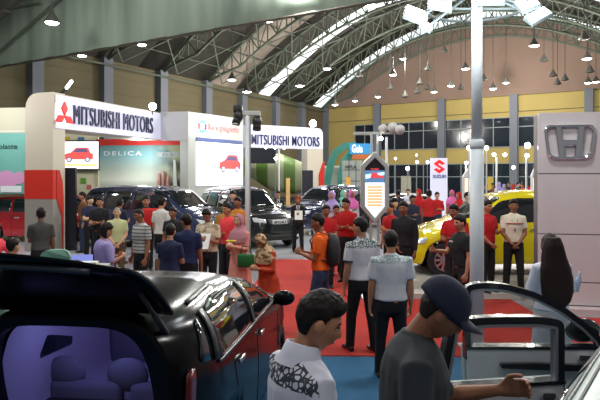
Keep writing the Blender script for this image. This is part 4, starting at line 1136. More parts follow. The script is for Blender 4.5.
# ------------------------------------------------------------------ sign wall with the chrome emblem at right
W0 = Vector((3.93, 9.9, 0)); W1 = Vector((6.6, 9.35, 0)); uw = (W1 - W0).normalized()
root = empty('sign_wall', W0); O = W0; tag(root, 'large pale sign wall with a chrome H emblem at the right', 'sign wall')
wallp = mat('wall_pearl', hexc(204, 196, 198), .28, coat=.4)
zs = [0.12, .50, 1.28, 2.27, 3.28]
core = wallbox('core', W0 + uw * .02, W1, 0, 3.26, .5, mat('wall_gap', hexc(110, 106, 110), .6), root, -.03)
for a, b_ in zip(zs, zs[1:]): wallbox('panel', W0, W1, a + .008, b_ - .008, .05, wallp, root)
wallbox('plinth', W0 - uw * .0, W1, 0, .11, .3, mat('plinth_pink', hexc(206, 190, 192), .5), root, .25)
uc, vc = .475, 2.775
fr = lambda u, v, d: on_wall(W0, W1, uc + u, vc + v, d, O)
hs_ = .40
outr = round_poly([(-.34, -.27), (.34, -.27), (.405, .29), (-.405, .29)], [.14, .14, .12, .12], 8)
inn = round_poly([(-.29, -.225), (.29, -.225), (.35, .245), (-.35, .245)], [.11, .11, .09, .09], 8)
chrome = mat('chrome', (.8, .8, .82), .08, 1.)
bm = bmesh.new(); ring_prism(bm, outr, inn, fr, .0, .07); bmesh.ops.recalc_face_normals(bm, faces=bm.faces[:])
e = bobj('emblem', bm, chrome, root)
bm = bmesh.new()
prism(bm, [(-.225, .27), (-.13, .27), (-.105, .045), (.105, .045), (.13, .27), (.225, .27), (.17, -.26), (.065, -.26), (.085, -.055), (-.085, -.055), (-.065, -.26), (-.17, -.26)], fr, .005, .085)
md = bobj('emblem_letter', bm, chrome, e)
for q in (e, md):
    m_ = q.modifiers.new('bevel', 'BEVEL'); m_.width = .018; m_.segments = 3; m_.limit_method = 'ANGLE'
O = Vector((0, 0, 0))
# display stand for the yellow car
lo_ = quadslab('display_platform', lambda u, v, d: Vector((u, v, d)), 1.9, 9.2, 10.9, 11.395, 0, .10, mat('platform_white', hexc(205, 200, 190), .35))
tag(lo_, 'low pale step in front of the yellow car platform', 'platform')
o = quadslab('display_platform', lambda u, v, d: Vector((u, v, d)), 2.15, 9.2, 11.4, 15.2, 0, .25, mat('platform_white', hexc(205, 200, 190), .35))
tag(o, 'white raised platform under the yellow car', 'platform')
# second bright board: red S emblem
b = at(439, 0, 24); b.z = 0; r = empty('totem_sign', b); tag(r, 'white totem board with red S emblem and blue name', 'sign')
bm = bmesh.new(); q0, q1 = at(431, 158, 24) - b, at(447.5, 0, 24) - b; box(bm, q0.x, q1.x, 0, .15, 0, q0.z); bobj('board', bm, mat('totem_white', hexc(205, 205, 225), .4, em=(.8, .82, 1), es=.45), r)
S_ = [(.30, .22), (-.02, .42), (-.38, .22), (-.10, .06), (.10, -.05), (-.34, -.20), (-.02, -.42), (.38, -.20), (.10, -.04), (-.12, .07), (.06, .14)]
Sp = [(-.38, .17), (0, .45), (.36, .2), (.2, .1), (0, .22), (-.1, .15), (.38, -.17), (0, -.45), (-.36, -.2), (-.2, -.1), (0, -.22), (.1, -.15)]
c_ = at(439.3, 166.5, 23.98) - b
bm = bmesh.new(); prism(bm, [(u * .62, v * .62) for u, v in Sp], lambda u, v, d: Vector((c_.x + u, -.002 - d, c_.z + v)), 0, .04); bobj('emblem', bm, redlit, r)
text_obj('lettering', 'SUZUKI', mat('letter_blue', (.02, .06, .35), .4), r, at(433, 178, 23.95) - b, (1, 0, 0), (0, 0, 1), .52, .13, .02, .03)
# white house-shaped screens behind the pole
for (px, Y, lb, wd) in ((471, 20, 'white framed totem with an orange screen just left of the pole', 8), (536.5, 22, 'white framed totem with an orange screen by the sign wall', 4.5)):
    b = at(px, 0, Y); b.z = 0; r = empty('screen_totem', b); tag(r, lb, 'screen'); hw = wd / F * Y
    bm = bmesh.new(); zt = at(px, 163, Y).z; poly = [(-hw, 0), (hw, 0), (hw, zt - .35), (hw * .2, zt), (-hw, zt - .45)]; prism(bm, poly, lambda u, v, d: Vector((u, d, v)), 0, .15); bobj('frame', bm, pwhite, r)
    bm = bmesh.new(); z0 = at(px, 197, Y).z; z1 = at(px, 178, Y).z; box(bm, -hw * .75, hw * .85, -.02, 0, z0, z1); bobj('display', bm, mat('screen_orange', (.9, .6, .4), .4, em=(1, .72, .5), es=.95), r)
    bm = bmesh.new(); box(bm, -hw * .75, hw * .85, -.02, 0, z1 + .02, zt - .5); bobj('dark_header', bm, mat('header_blue', (.02, .05, .12), .3, em=(.1, .2, .5), es=.3), r)
# ------------------------------------------------------------------ poles, kiosk and lamps in the middle
polem = mat('pole_white', hexc(205, 210, 212), .35)
b = Vector((2.27, 7.7, .012)); r = empty('light_pole', b); tag(r, 'tall thick white pole with a crown of flat flood panels', 'pole')
bm = bmesh.new(); tube(bm, [(0, 0, 0), (0, 0, 2.58)], .088, 20); bobj('lower_tube', bm, polem, r, True)
bm = bmesh.new(); tube(bm, [(0, 0, 2.56), (0, 0, 2.60), (0, 0, 2.66), (0, 0, 2.68)], [.09, .098, .092, .076], 20); bobj('collar', bm, polem, r, True)
bm = bmesh.new(); tube(bm, [(0, 0, 2.66), (0, 0, 4.9)], .068, 20); bobj('upper_tube', bm, polem, r, True)
bm = bmesh.new(); box(bm, -.2, .2, -.2, .2, 0, .02, None, .005); bobj('base_plate', bm, polem, r)
armm = mat('arm_grey', hexc(120, 132, 132), .4)
panels = [((416.5, 14), .27, .24, .35), ((440.5, 3), .26, .20, .2), ((489, -3), .32, .22, 0), ((527, 3), .22, .2, -.35), ((538, 15), .26, .15, -.5), ((427, 25.5), .13, .10, .5)]  # the last, small glowing panel stands in for a reflection
for (px, py), wd, hg, rot in panels:
    p = at(px, py, 7.5) - b
    M_ = Matrix.Translation(p) @ Matrix.Rotation(rot, 4, 'Y') @ Matrix.Rotation(-.75, 4, 'X')
    bm = bmesh.new(); box(bm, -wd / 2 - .02, wd / 2 + .02, 0, .05, -hg / 2 - .02, hg / 2 + .02, M_, .008); ho = bobj('flood_panel', bm, armm, r)
    bm = bmesh.new(); box(bm, -wd / 2, wd / 2, -.012, .0, -hg / 2, hg / 2, M_); bobj('flood_lens', bm, mat('panel_lit', (1, 1, 1), .4, em=(.86, .95, 1), es=6), ho)
    bm = bmesh.new(); tube(bm, [M_ @ Vector((0, .05, 0)), Vector((0, 0, 4.62 - .012))], .018, 8); bobj('arm', bm, armm, r)
bm = bmesh.new(); rp_ = [Vector((.62 * math.cos(a * PI / 16), .62 * math.sin(a * PI / 16) , 4.36)) for a in range(33)]; tube(bm, rp_, .02, 8, cap=False); 
for a in (0, PI / 2, PI, 3 * PI / 2): tube(bm, [(0, 0, 4.36), (.62 * math.cos(a), .62 * math.sin(a), 4.36)], .016, 8)
bobj('ring', bm, armm, r)
for (px, py) in ((416, 14), (440, 3), (489, 0), (528, 5)): 
    plight(at(px, py, 7.2) - Vector((0, .0, .2)), 16, (.88, .95, 1), .12, 'flood_light')
# small twin lamps on the lower pole
for px, lb in ((468.8, 'small lit globe lamp on the left side of the tall pole'), (486.5, 'small lit globe lamp on the right side of the tall pole')):
    p = at(px, 148, 13.); rr = empty('globe_lamp', p); tag(rr, lb.replace('on the', 'showing at the'), 'lamp')
    bm = bmesh.new(); ellipsoid(bm, (0, 0, 0), (.045, .045, .045), None, 10, 6); bobj('globe', bm, lit, rr, True)
    bm = bmesh.new(); tube(bm, [(0, 0, 0), (0, 0, .2 - p.z + .05)], .016, 6); bobj('stem', bm, polem, rr)
# thin pole with moving-head lamps
b = Vector((-1.05, 12, 0)); r = empty('truss_pole', b); tag(r, 'thin white pole with two black stage lights on its top', 'pole')
bm = bmesh.new(); tube(bm, [(0, 0, 0), (0, 0, 3.52)], .048, 14); bobj('tube', bm, polem, r, True)
bm = bmesh.new(); tube(bm, [(.055, -.02, 0.02), (.055, -.02, 3.4)], .012, 6); bobj('cable', bm, armm, r)
bm = bmesh.new(); box(bm, -.20, .26, -.05, .05, 3.44, 3.54, None, .02); bobj('crossbar', bm, mat('bar_pale', hexc(170, 176, 170), .4), r)
bm = bmesh.new(); box(bm, -.22, .22, -.22, .22, 0, .02); bobj('base_plate', bm, polem, r)
for x, z, dx in ((-.18, 3.44, -.05), (.19, 3.32, .0)):
    bm = bmesh.new(); ellipsoid(bm, (x, 0, z), (.10, .12, .13), None, 14, 10)
    if x < 0: box(bm, x - .1, x + .08, -.09, .09, z + .06, z + .22, None, .03)
    tube(bm, [(x, 0, z), (x + dx, -.05, z - .16)], [.075, .085], 12)
    s_ = bobj('stage_light', bm, mat('lamp_black', (.02, .02, .022), .4), r, True)
    bm = bmesh.new(); tube(bm, [(x + dx, -.05, z - .155), (x + dx, -.052, z - .175)], .07, 12); bobj('lens', bm, mat('lens_pale', (.5, .55, .6), .1) if x < 0 else mat('lens_dark', (.05, .05, .06), .1), s_)
# hexagonal kiosk
Y = 11.; b = at(374.5, 0, Y); b.z = .012; r = empty('screen_kiosk', b); tag(r, 'silver hexagon kiosk with a lit screen on twin posts', 'kiosk')
k = lambda px, py: ((px - 374.5) / F * Y, CAMZ - (py - HOR) / F * Y - .012)
silver = mat('kiosk_silver', hexc(176, 180, 176), .3, .5)
hexo = [k(374.5, 151.5), k(388.5, 165.5), k(388.5, 207), k(374.5, 224), k(360.5, 207), k(360.5, 165.5)]
hexi = [k(374.5, 158), k(384.3, 168), k(384.3, 206), k(374.5, 218), k(364.7, 206), k(364.7, 168)]
f_ = lambda u, v, d: Vector((u, d, v))
bm = bmesh.new(); ring_prism(bm, hexo, hexi, f_, -.09, .09); hx = bobj('frame', bm, silver, r); q_ = hx.modifiers.new('b', 'BEVEL'); q_.width = .012; q_.segments = 2
bm = bmesh.new(); prism(bm, hexi, f_, -.04, .06); dk = bobj('display', bm, mat('kiosk_dark', (.015, .015, .018), .2), r)
def scr_(nm, pts, m, d0): 
    bm = bmesh.new(); prism(bm, [k(*p) for p in pts], f_, d0, d0 + .01); bobj(nm, bm, m, dk)
scr_('white_page', [(364.9, 182.5), (384.1, 182.5), (384.1, 206), (374.5, 217.6), (364.9, 206)], mat('kiosk_white', (.8, .8, .8), .4, em=(.95, .97, 1), es=.7), -.056)
scr_('top_picture', [(364.9, 170.5), (384.1, 170.5), (384.1, 182.5), (364.9, 182.5)], mat('kiosk_blue', (.05, .1, .2), .4, em=(.12, .28, .55), es=.6), -.056)
scr_('picture_light', [(365, 174.5), (384, 172.0), (384, 175), (365, 179)], mat('kiosk_cyan', (.5, .6, .7), .4, em=(.6, .85, 1), es=.7), -.062)
scr_('red_car_picture', [(371, 173.5), (375.5, 172), (378, 175), (383, 176), (383, 178), (370, 178)], mat('kiosk_red', (.5, .03, .03), .4, em=(.8, .08, .1), es=.6), -.07)
text_obj('red_heading', 'PROMO', mat('kiosk_red', (.5, .03, .03), .4), dk, (k(370.5, 0)[0], -.05, k(0, 170.2)[1]), (1, 0, 0), (0, 0, 1), .15, .035, .01, .02)
for i in range(7): scr_('text_line', [(367, 186 + i * 3), (381.8, 186 + i * 3), (381.8, 188.1 + i * 3), (367, 188.1 + i * 3)], mat('kiosk_orange', (.8, .5, .3), .4, em=(1, .45, .18), es=.6), -.064)
for s_ in (-1, 1):
    bm = bmesh.new(); box(bm, s_ * .07 - .02, s_ * .07 + .02, -.03, .03, 0, k(0, 218)[1]); bobj('post', bm, silver, r)
    bm = bmesh.new(); box(bm, s_ * .055 - .018, s_ * .055 + .018, -.03, .03, k(0, 156)[1], k(0, 134)[1]); bobj('upper_post', bm, silver, r)
bm = bmesh.new(); box(bm, -.25, .25, -.2, .2, 0, .03, None, .008); bobj('base_plate', bm, silver, r)
bm = bmesh.new(); zz = k(0, 133)[1]
box(bm, k(354, 0)[0], k(398, 0)[0], -.03, .03, zz - .02, zz + .02)
box(bm, k(354, 0)[0], k(372, 0)[0], .10, .13, zz - .03, zz); bobj('crossbar', bm, mat('bar_pale', hexc(170, 176, 170), .4), r)
for px, py, s_ in ((382, 128.5, 1.), (391.5, 127.5, 1.15), (398.5, 129.5, 1.1)):
    u, v = k(px, py); bm = bmesh.new(); tube(bm, [(u, .05, v), (u, -.02, v), (u + .01, -.1, v - .01)], [.03, .07 * s_, .085 * s_], 16); tube(bm, [(u, 0, v), (u, 0, zz)], .015, 6); bobj('lamp_head', bm, mat('head_white', hexc(200, 200, 195), .4), r, True)
p = at(381, 138.5, 10.9); rr = empty('globe_lamp', p); tag(rr, 'bright bluish globe lamp hanging under the kiosk crossbar', 'lamp')
bm = bmesh.new(); ellipsoid(bm, (0, 0, 0), (.035, .035, .035)); bobj('globe', bm, lit, rr, True); bm = bmesh.new(); tube(bm, [(0, 0, .02), (0, .03, .10)], .01, 6); bobj('clip', bm, silver, rr)
b = at(386.5, 0, 16); b.z = 0; bm = bmesh.new(); tube(bm, [(0, 0, 0), (0, 0, at(0, 137, 16).z)], .035, 10); o = bobj('lamp_post', bm, polem, None, True); o.location = b; tag(o, 'thin white post rising just right of the hexagon kiosk', 'post')
# posts with lamps further back
for (px, py, Y, lb) in ((496.5, 157, 26, 'white post with twin bright lamps right of the tall pole'), (526.5, 158, 24, 'white post with a bright lamp left of the sign wall'), (466, 165, 28, 'thin post left of the tall pole among the far stands')):
    b = at(px, 0, Y); b.z = 0; r = empty('lamp_post', b); tag(r, lb, 'post'); zt = at(0, py, Y).z
    bm = bmesh.new(); tube(bm, [(0, 0, 0), (0, 0, zt)], .045, 10); bobj('tube', bm, polem, r, True)
    bm = bmesh.new()
    for dx in ((-.12, .35) if px == 496.5 else (0,)):
        bm = bmesh.new(); ellipsoid(bm, (dx, -.05, zt + .10), (.085, .07, .07), None, 12, 8)
        bobj('lamp_head', bm, lit, r, True)
for (px, py, Y, s_, lb) in ((527.5, 145.5, 23, .11, 'brightest star like lamp left of the chrome emblem wall'), (407.5, 168.5, 30, .09, 'bright lamp right of the kiosk above the white car'), (417, 162, 31, .07, 'lamp left of the red S board'), (427.5, 162, 31, .07, 'lamp touching the left edge of the red S board'),
                     (395.5, 158.5, 30, .06, 'yellowish lamp high right of the kiosk'), (513.5, 167.5, 30, .08, 'small lamp between the two white posts'), (416.5, 155, 34, .05, 'faint lamp on the yellow wall left of the S board'), (275.5, 158.5, 30, .07, 'bright lamp inside the far portal')):
    b = at(px, py, Y); r = empty('spot_lamp', b); tag(r, lb, 'lamp', 'small lamps over the far stands')
    bm = bmesh.new(); ellipsoid(bm, (0, 0, 0), (s_, s_, s_), None, 12, 8); bobj('bulb', bm, lit, r, True)
    bm = bmesh.new(); tube(bm, [(0, .05, 0), (0, .05, -b.z)], .018, 6); bobj('stand', bm, armm, r)
# ------------------------------------------------------------------ parked cars
G = mat('tinted_glass', (.010, .013, .017), .04, coat=1.)
hs = [[(-1.60, 1.06), (-.62, 1.0), (-.62, 1.42), (-1.42, 1.40)], [(-.54, 1.0), (.98, .95), (.42, 1.38), (.0, 1.43), (-.54, 1.43)]]
ss = [[(-2.0, 1.2), (-1.3, 1.18), (-1.3, 1.66), (-1.85, 1.62)], [(-1.22, 1.18), (-.42, 1.16), (-.42, 1.68), (-1.22, 1.68)], [(-.34, 1.16), (.88, 1.13), (.35, 1.6), (-.0, 1.68), (-.34, 1.68)]]
vs = [[(-2.1, 1.2), (-1.35, 1.18), (-1.35, 1.72), (-2.0, 1.68)], [(-1.27, 1.18), (-.25, 1.16), (-.25, 1.74), (-1.27, 1.74)], [(-.17, 1.16), (1.42, 1.13), (.95, 1.62), (.62, 1.74), (-.17, 1.74)]]
def paintm(n, c, rough=.18): return mat(n, c, rough, .1, coat=1.)
def parked(S, loc, rz, paint, label, sw, ws, rw, seams=(), handles=(), plate=None, rim=None, mirror=True, group=None):
    r = empty('car', loc, rz); tag(r, label, 'car', 'cars on show'); c = Car(S); c.build('body', paint, r)
    dress_car(c, r, G, sw, ws, rw, seams=seams, handles=handles, plate=plate, rim=rim, mirror=mirror); return r, c
hseam = [((1.02, .30), (1.04, .90)), ((-.58, .25), (-.58, .95)), ((-1.0, .62), (-1.25, .98))]
sseam = [((.98, .36), (1.0, 1.05)), ((-.38, .32), (-.38, 1.1)), ((-1.25, .7), (-1.25, 1.1))]
# yellow people carrier on the platform
YS = dict(L=4.35, W=1.70, zb=.24, rw=.33, wheels=(-1.25, 1.58), tumble=.26, mirrorx=.95,
    top=[(-2.17, .45), (-2.15, .8), (-2.10, 1.1), (-2.0, 1.45), (-1.8, 1.60), (-1.2, 1.68), (-.2, 1.70), (.30, 1.63), (1.18, 1.12), (1.5, 1.02), (1.95, .88), (2.12, .70), (2.17, .45)],
    belt=[(-2.17, .7), (-1.9, 1.08), (0, 1.02), (1.1, .95), (1.6, .88), (2.17, .55)])
yw = [[(-2.0, 1.16), (-1.35, 1.12), (-1.35, 1.50), (-1.85, 1.48)], [(-1.28, 1.10), (-.40, 1.08), (-.40, 1.54), (-1.28, 1.53)], [(-.32, 1.08), (1.05, 1.03), (.40, 1.48), (.05, 1.54), (-.32, 1.54)]]
r, c = parked(YS, (4.38, 12.75, .25), PI + .07, paintm('paint_yellow', hexc(232, 214, 20)), 'yellow people carrier on the white platform behind the tall pole', yw, [(-.70, 1.14), (.70, 1.14), (.58, 1.56), (-.58, 1.56)], [(-.6, 1.15), (.6, 1.15), (.5, 1.5), (-.5, 1.5)],
              seams=[((1.12, .30), (1.15, .98)), ((-.36, .28), (-.36, 1.04)), ((-1.2, .7), (-1.32, 1.06))], handles=[(-.2, .92), (-1.1, .94)], mirror=paintm('paint_yellow', hexc(232, 214, 20)))
c.decal('hood_badge_strip', [(1.75, .60), (2.02, .58), (2.02, .63), (1.75, .65)], 'R', mat('strip_white2', (.8, .8, .8), .4), r, bev=.01)
# blue grey van side on
van, vc_ = parked(VAN, (-4.52, 18.75, .08), -.42, paintm('paint_blue_grey', hexc(48, 58, 88)), 'blue grey people van side on before the scenic backdrop', vs, [(-.76, 1.26), (.76, 1.26), (.66, 1.78), (-.66, 1.78)], None, seams=sseam, handles=[(-.0, 1.0), (-1.1, 1.0)])
roof_rails(vc_, van, -1.9, .6, .62, mat('rail_silver', (.5, .52, .55), .3, .8))
# black large suv facing the camera
suv, sc_ = parked(SUV, (-1.80, 19.9, .08), -1.02, paintm('paint_black_green', hexc(30, 36, 38)), 'black off road car turned to the camera, with white lettered front plate', ss, [(-.76, 1.24), (.76, 1.24), (.64, 1.74), (-.64, 1.74)], None, seams=sseam, handles=[(0, .98)], plate=('SPORT', .74))
nav, nc_ = parked(SUV, (1.05, 24.0, .08), -2.25, paintm('paint_navy', hexc(22, 30, 66)), 'dark navy off road car behind the red shirted men', ss, [(-.76, 1.24), (.76, 1.24), (.64, 1.74), (-.64, 1.74)], None, seams=sseam)
parked(HATCH, (-8.95, 20.6, .08), 0.03, paintm('paint_red', hexc(176, 16, 30)), 'red hatchback behind the banded pillar at far left', hs, [(-.68, 1.0), (.68, 1.0), (.56, 1.42), (-.56, 1.42)], None, seams=hseam, handles=[(-.4, .82)])
parked(HATCH, (-8.0, 22.55, .08), 0.02, paintm('paint_black', (.012, .012, .014)), 'small black hatchback half hidden behind the blue grey van', hs, [(-.68, 1.0), (.68, 1.0), (.56, 1.42), (-.56, 1.42)], None)
parked(HATCH, (4.3, 27.3, 0), 2.95, paintm('paint_white', hexc(200, 202, 205)), 'white hatchback far off, right of the hexagon kiosk', hs, [(-.68, 1.0), (.68, 1.0), (.56, 1.42), (-.56, 1.42)], None)

# ------------------------------------------------------------------ nearest black hatchback, tailgate open
BS = dict(L=3.85, W=1.54, zb=.20, rw=.30, wheels=(-1.25, 1.25), tumble=.36, mirrorx=.62,
    top=[(-1.925, 1.43), (-1.5, 1.455), (-.9, 1.465), (-.35, 1.42), (.12, 1.33), (.95, 1.03), (1.45, .95), (1.78, .80), (1.88, .62), (1.925, .42)],
    belt=[(-1.925, 1.04), (-1.0, 1.01), (0, .96), (1.0, .90), (1.5, .82), (1.925, .5)])
hd = math.radians(90 - 6.5); rear = Vector((-1.31, 3.42, .010)); fw_ = Vector((math.cos(hd), math.sin(hd), 0))
bk = empty('car', rear + fw_ * 1.925, hd); tag(bk, 'nearest black hatchback with open tailgate and violet lit cabin', 'car', 'cars on show')
blackp = mat('paint_gloss_black', (.004, .004, .005), .17, .0, spec=.22, coat=.0)
c = Car(BS); c.build('body', blackp, bk, open_rear=True, shear=-.18)
dress_car(c, bk, G, [[(-1.74, 1.10), (-1.56, 1.08), (-1.58, 1.33), (-1.64, 1.32)], [(-1.47, 1.05), (-.42, 1.00), (-.42, 1.36), (-1.15, 1.38), (-1.42, 1.34)], [(-.32, 1.00), (.78, .96), (.42, 1.14), (.06, 1.28), (-.32, 1.34)]], [(-.66, 1.0), (.66, 1.0), (.54, 1.26), (-.54, 1.26)], None,
          seams=[((.84, .30), (.86, .92)), ((-.25, .26), (-.25, 1.0)), ((-1.0, .62), (-1.14, 1.04))], handles=[(-.12 - .0, .88), (-.95, .90)], grille=True, lamps=False, mirror=blackp)
for (x0_, z0_, x1_, z1_) in ((-1.50, 1.03, .84, .955),):
    for s in 'LR': c.decal('window_trim', [(x0_, z0_), (x1_, z1_), (x1_, z1_ + .022), (x0_, z0_ + .022)], s, mat('trim_grey', hexc(60, 66, 70), .3, .3), bk, off=.012, bev=.008)
for s in 'LR':
    c.decal('pillar_trim', [(-.40, 1.02), (-.335, 1.02), (-.335, 1.345), (-.40, 1.35)], s, mat('pillar_satin', hexc(46, 52, 55), .4, .0), bk, off=.014, bev=.01)
    c.decal('pillar_trim', [(-1.555, 1.06), (-1.49, 1.06), (-1.44, 1.35), (-1.52, 1.35)], s, mat('pillar_satin', hexc(46, 52, 55), .4, .0), bk, off=.014, bev=.01)
    c.decal('roof_gutter', [(-1.5, 1.395), (-.9, 1.41), (-.9, 1.42), (-1.5, 1.407)], s, mat('trim_grey', hexc(60, 66, 70), .3, .3), bk, off=.01, bev=0)
    c.decal('tail_lamp', [(-1.90, .80), (-1.82, .82), (-1.80, 1.10), (-1.88, 1.08)], s, mat('tail_lamp_dark', (.12, .006, .006), .12, coat=1.), bk, off=.012, bev=.03)
# rear frame around the opening
out = c.rear_outline
def inner(v, grow=0., x=None):
    y = max(-.54 - grow, min(.54 + grow, v.y * (.74 + grow))); z = .62 + (max(.2, v.z) - .2) * (1.365 + grow * .4 - .62) / (1.43 - .2)
    if x is not None and x > -1.75: z = min(z, interp(BS['top'], x) - .07); y *= 1 - max(0, x + .9) * .10
    return Vector((v.x + .015 if x is None else x, y, z))
bm = bmesh.new(); rs = [[Vector(v) for v in out], [Vector((v.x - .012, v.y * .96, v.z * .985 + .005)) for v in out], [inner(v) for v in out], [inner(v, 0, v.x + .10) for v in out]]
rings_loft(bm, rs, cap=False); fo = bobj('hatch_frame', bm, mat('frame_rubber_black', (.004, .004, .005), .4, spec=.2), bk, False)
cabin = mat('cabin_trim', hexc(150, 146, 160), .75, bump=.2, bscale=200)
bm = bmesh.new(); rs = []
for x, g in ((-1.84, .0), (-1.7, .06), (-1.2, .12), (-.4, .14), (.35, .13), (.38, -.2)):
    rs.append([inner(v, g, x) for v in out])
rings_loft(bm, rs, cap=True)
bmesh.ops.recalc_face_normals(bm, faces=bm.faces[:]); 
# remove the rear cap so that the cabin is open
f_ = min(bm.faces, key=lambda f: f.calc_center_median().x); bmesh.ops.delete(bm, geom=[f_], context='FACES_ONLY')
bobj('cabin_lining', bm, cabin, bk, True)
cdark = mat('cabin_dark', (.02, .02, .024), .6); rub = mat('weatherstrip', (.01, .01, .01), .5)
def inlay(nm, poly, y, m, th=.02):
    bm = bmesh.new(); prism(bm, round_poly(poly, .03), lambda u, v, d: Vector((u, y + d, v)), 0, th); return bobj(nm, bm, m, bk)
for s in (1, -1):
    yy = s * .60
    inlay('inner_side_glass', [(-1.62, .97), (-.84, .93), (-.84, 1.28), (-1.45, 1.28)], s * .565, G, -s * .02)
    inlay('inner_side_glass', [(-.72, .92), (-.10, .90), (-.10, 1.28), (-.72, 1.28)], yy, G, -s * .02)
    bm = bmesh.new(); tube(bm, [(-.78, yy - s * .02, .60), (-.78, yy - s * .03, 1.34)], .035, 8); bobj('seat_belt_pillar', bm, cabin, bk, True)
    bm = bmesh.new(); tube(bm, [(-1.30, yy - s * .0, .84), (-1.30, yy - s * .04, .84)], .035, 16); bobj('speaker_knob', bm, mat('rail_silver', (.5, .52, .55), .3, .8), bk)
# seats: rear bench with two headrests, two front seats
seatm = mat('seat_cloth', hexc(96, 96, 108), .85, bump=.3, bscale=150)
for y in (-.30, .30):
    bm = bmesh.new(); box(bm, -1.18, -1.04, y - .27, y + .27, .35, .76, None, .05); bobj('rear_seat_back', bm, seatm, bk, True)
    bm = bmesh.new(); ellipsoid(bm, (-1.10, y * 1.55, .80), (.06, .155, .12)); bobj('rear_headrest', bm, seatm, bk, True)
    bm = bmesh.new(); box(bm, -.25, -.10, y - .24, y + .24, .5, .98, None, .06); bobj('front_seat_back', bm, seatm, bk, True)
    bm = bmesh.new(); ellipsoid(bm, (-.18, y, 1.06), (.05, .13, .09)); bobj('front_headrest', bm, seatm, bk, True)
bm = bmesh.new(); ellipsoid(bm, (-1.10, 0, .80), (.06, .155, .12)); bobj('rear_headrest', bm, seatm, bk, True)
# tailgate: curved lid raised about its hinge
ang = math.radians(26); Lg = .98
bm = bmesh.new(); NU, NV = 14, 18; top_, bot_ = [], []
for i in range(NU + 1):
    u = i / NU; hw = .60 + .04 * math.sin(u * PI * .6) - .03 * max(0, u - .75) ** 2 * 16
    rt, rb = [], []
    for j in range(NV + 1):
        v = -1 + 2 * j / NV; cu = u * Lg - (.05 * v * v * (u > .9)) ; cu -= .05 * v * v * u
        h_ = .05 * math.sin(u * PI) - .03 * v * v * (0.35 + .65 * u)
        x = -1.90 - cu * math.cos(ang) - h_ * math.sin(ang) * .4; z = 1.445 + cu * math.sin(ang) + h_
        rt.append(bm.verts.new((x, v * hw, z))); e_ = .045 if 0 < i < NU and 0 < j < NV else .02
        rb.append(bm.verts.new((x + e_ * .4, v * hw * (.985), z - e_)))
    top_.append(rt); bot_.append(rb)
for G_, flip in ((top_, 0), (bot_, 1)):
    for a, b_ in zip(G_, G_[1:]):
        for j in range(NV): 
            f = (a[j], a[j + 1], b_[j + 1], b_[j]); bm.faces.new(f if not flip else f[::-1])
for j in range(NV):
    bm.faces.new((top_[0][j + 1], top_[0][j], bot_[0][j], bot_[0][j + 1])); bm.faces.new((top_[-1][j], top_[-1][j + 1], bot_[-1][j + 1], bot_[-1][j]))
for i in range(NU):
    bm.faces.new((top_[i][0], top_[i + 1][0], bot_[i + 1][0], bot_[i][0])); bm.faces.new((top_[i + 1][-1], top_[i][-1], bot_[i][-1], bot_[i + 1][-1]))
tg = bobj('tailgate', bm, blackp, bk, True)
gp = lambda u, v, d: Vector((-1.90 - u * Lg * math.cos(ang) + d * .4, v, 1.445 + u * Lg * math.sin(ang) + .05 * math.sin(u * PI) - .03 * (v / .62) ** 2 * (.35 + .65 * u) - .05 - d))
bm = bmesh.new(); 
for u in (.93,): tube(bm, [gp(u, -.5 + i * .1, .0) for i in range(11)], .014, 8)
bobj('tailgate_lip', bm, mat('trim_grey', hexc(60, 66, 70), .3, .3), tg, True)
bm = bmesh.new(); box(bm, -.03, .03, -.06, .06, -.02, .02, Matrix.Translation(gp(.90, 0, .01)), .006); bobj('latch', bm, chrome, tg)
for s in (-1, 1):
    bm = bmesh.new(); tube(bm, [(-1.86, s * .56, 1.28), gp(.42, s * .55, .0)], .012, 8); tube(bm, [(-1.86, s * .56, 1.28), Vector((-1.86, s * .56, 1.28)).lerp(gp(.42, s * .55, 0), .55)], .018, 8)
    bobj('gas_strut', bm, cdark, bk, True)
lp = plight((0, 0, 0), 4.2, (.36, .36, 1.), .12, 'cabin_light'); lp.parent = bk; lp.location = (-1.35, 0.1, 1.26)
lp = plight((0, 0, 0), 2.2, (.40, .36, 1.), .10, 'cabin_light'); lp.parent = bk; lp.location = (-.6, .0, 1.30)

# ------------------------------------------------------------------ silver car at lower right, two doors open
SS = dict(L=4.2, W=1.70, zb=.22, rw=.31, wheels=(-1.3, 1.3), tumble=.34, mirrorx=9,
    top=[(-2.1, .45), (-2.08, .85), (-2.02, 1.15), (-1.9, 1.38), (-1.7, 1.46), (-1.0, 1.52), (-.1, 1.53), (.40, 1.45), (1.15, 1.05), (1.6, .95), (1.95, .80), (2.07, .60), (2.1, .42)],
    belt=[(-2.1, .62), (-1.8, 1.0), (0, .98), (1.0, .92), (1.6, .84), (2.1, .5)])
h2 = math.atan2(.81, .59); sv = empty('car', (2.42, 3.05, .010), h2); tag(sv, 'silver car in the lower right corner with both left doors open', 'car', 'cars on show')
sp = mat('paint_silver', hexc(176, 200, 196), .34, .0, coat=.5)
c = Car(SS); c.build('body', sp, sv)
dress_car(c, sv, G, [[(-1.75, 1.08), (-1.30, 1.06), (-1.32, 1.36), (-1.55, 1.34)]], [(-.68, 1.02), (.68, 1.02), (.56, 1.42), (-.56, 1.42)], [(-.62, 1.05), (.62, 1.05), (.52, 1.36), (-.52, 1.36)], mirror=False)
c.decal('door_opening', [(-.30, .30), (.85, .30), (1.0, .94), (.45, 1.36), (-.05, 1.42), (-.30, 1.42)], 'L', cdark, sv, off=.004, bev=.05)
c.decal('door_opening', [(-1.2, .55), (-1.0, .30), (-.38, .30), (-.38, 1.42), (-1.1, 1.40), (-1.24, 1.10)], 'L', cdark, sv, off=.004, bev=.05)
c.decal('roof_seam', [(-1.75, .60), (.30, .60), (.30, .612), (-1.75, .612)], 'T', rub, sv, off=.002, thick=.004, bev=0, cell=.12)
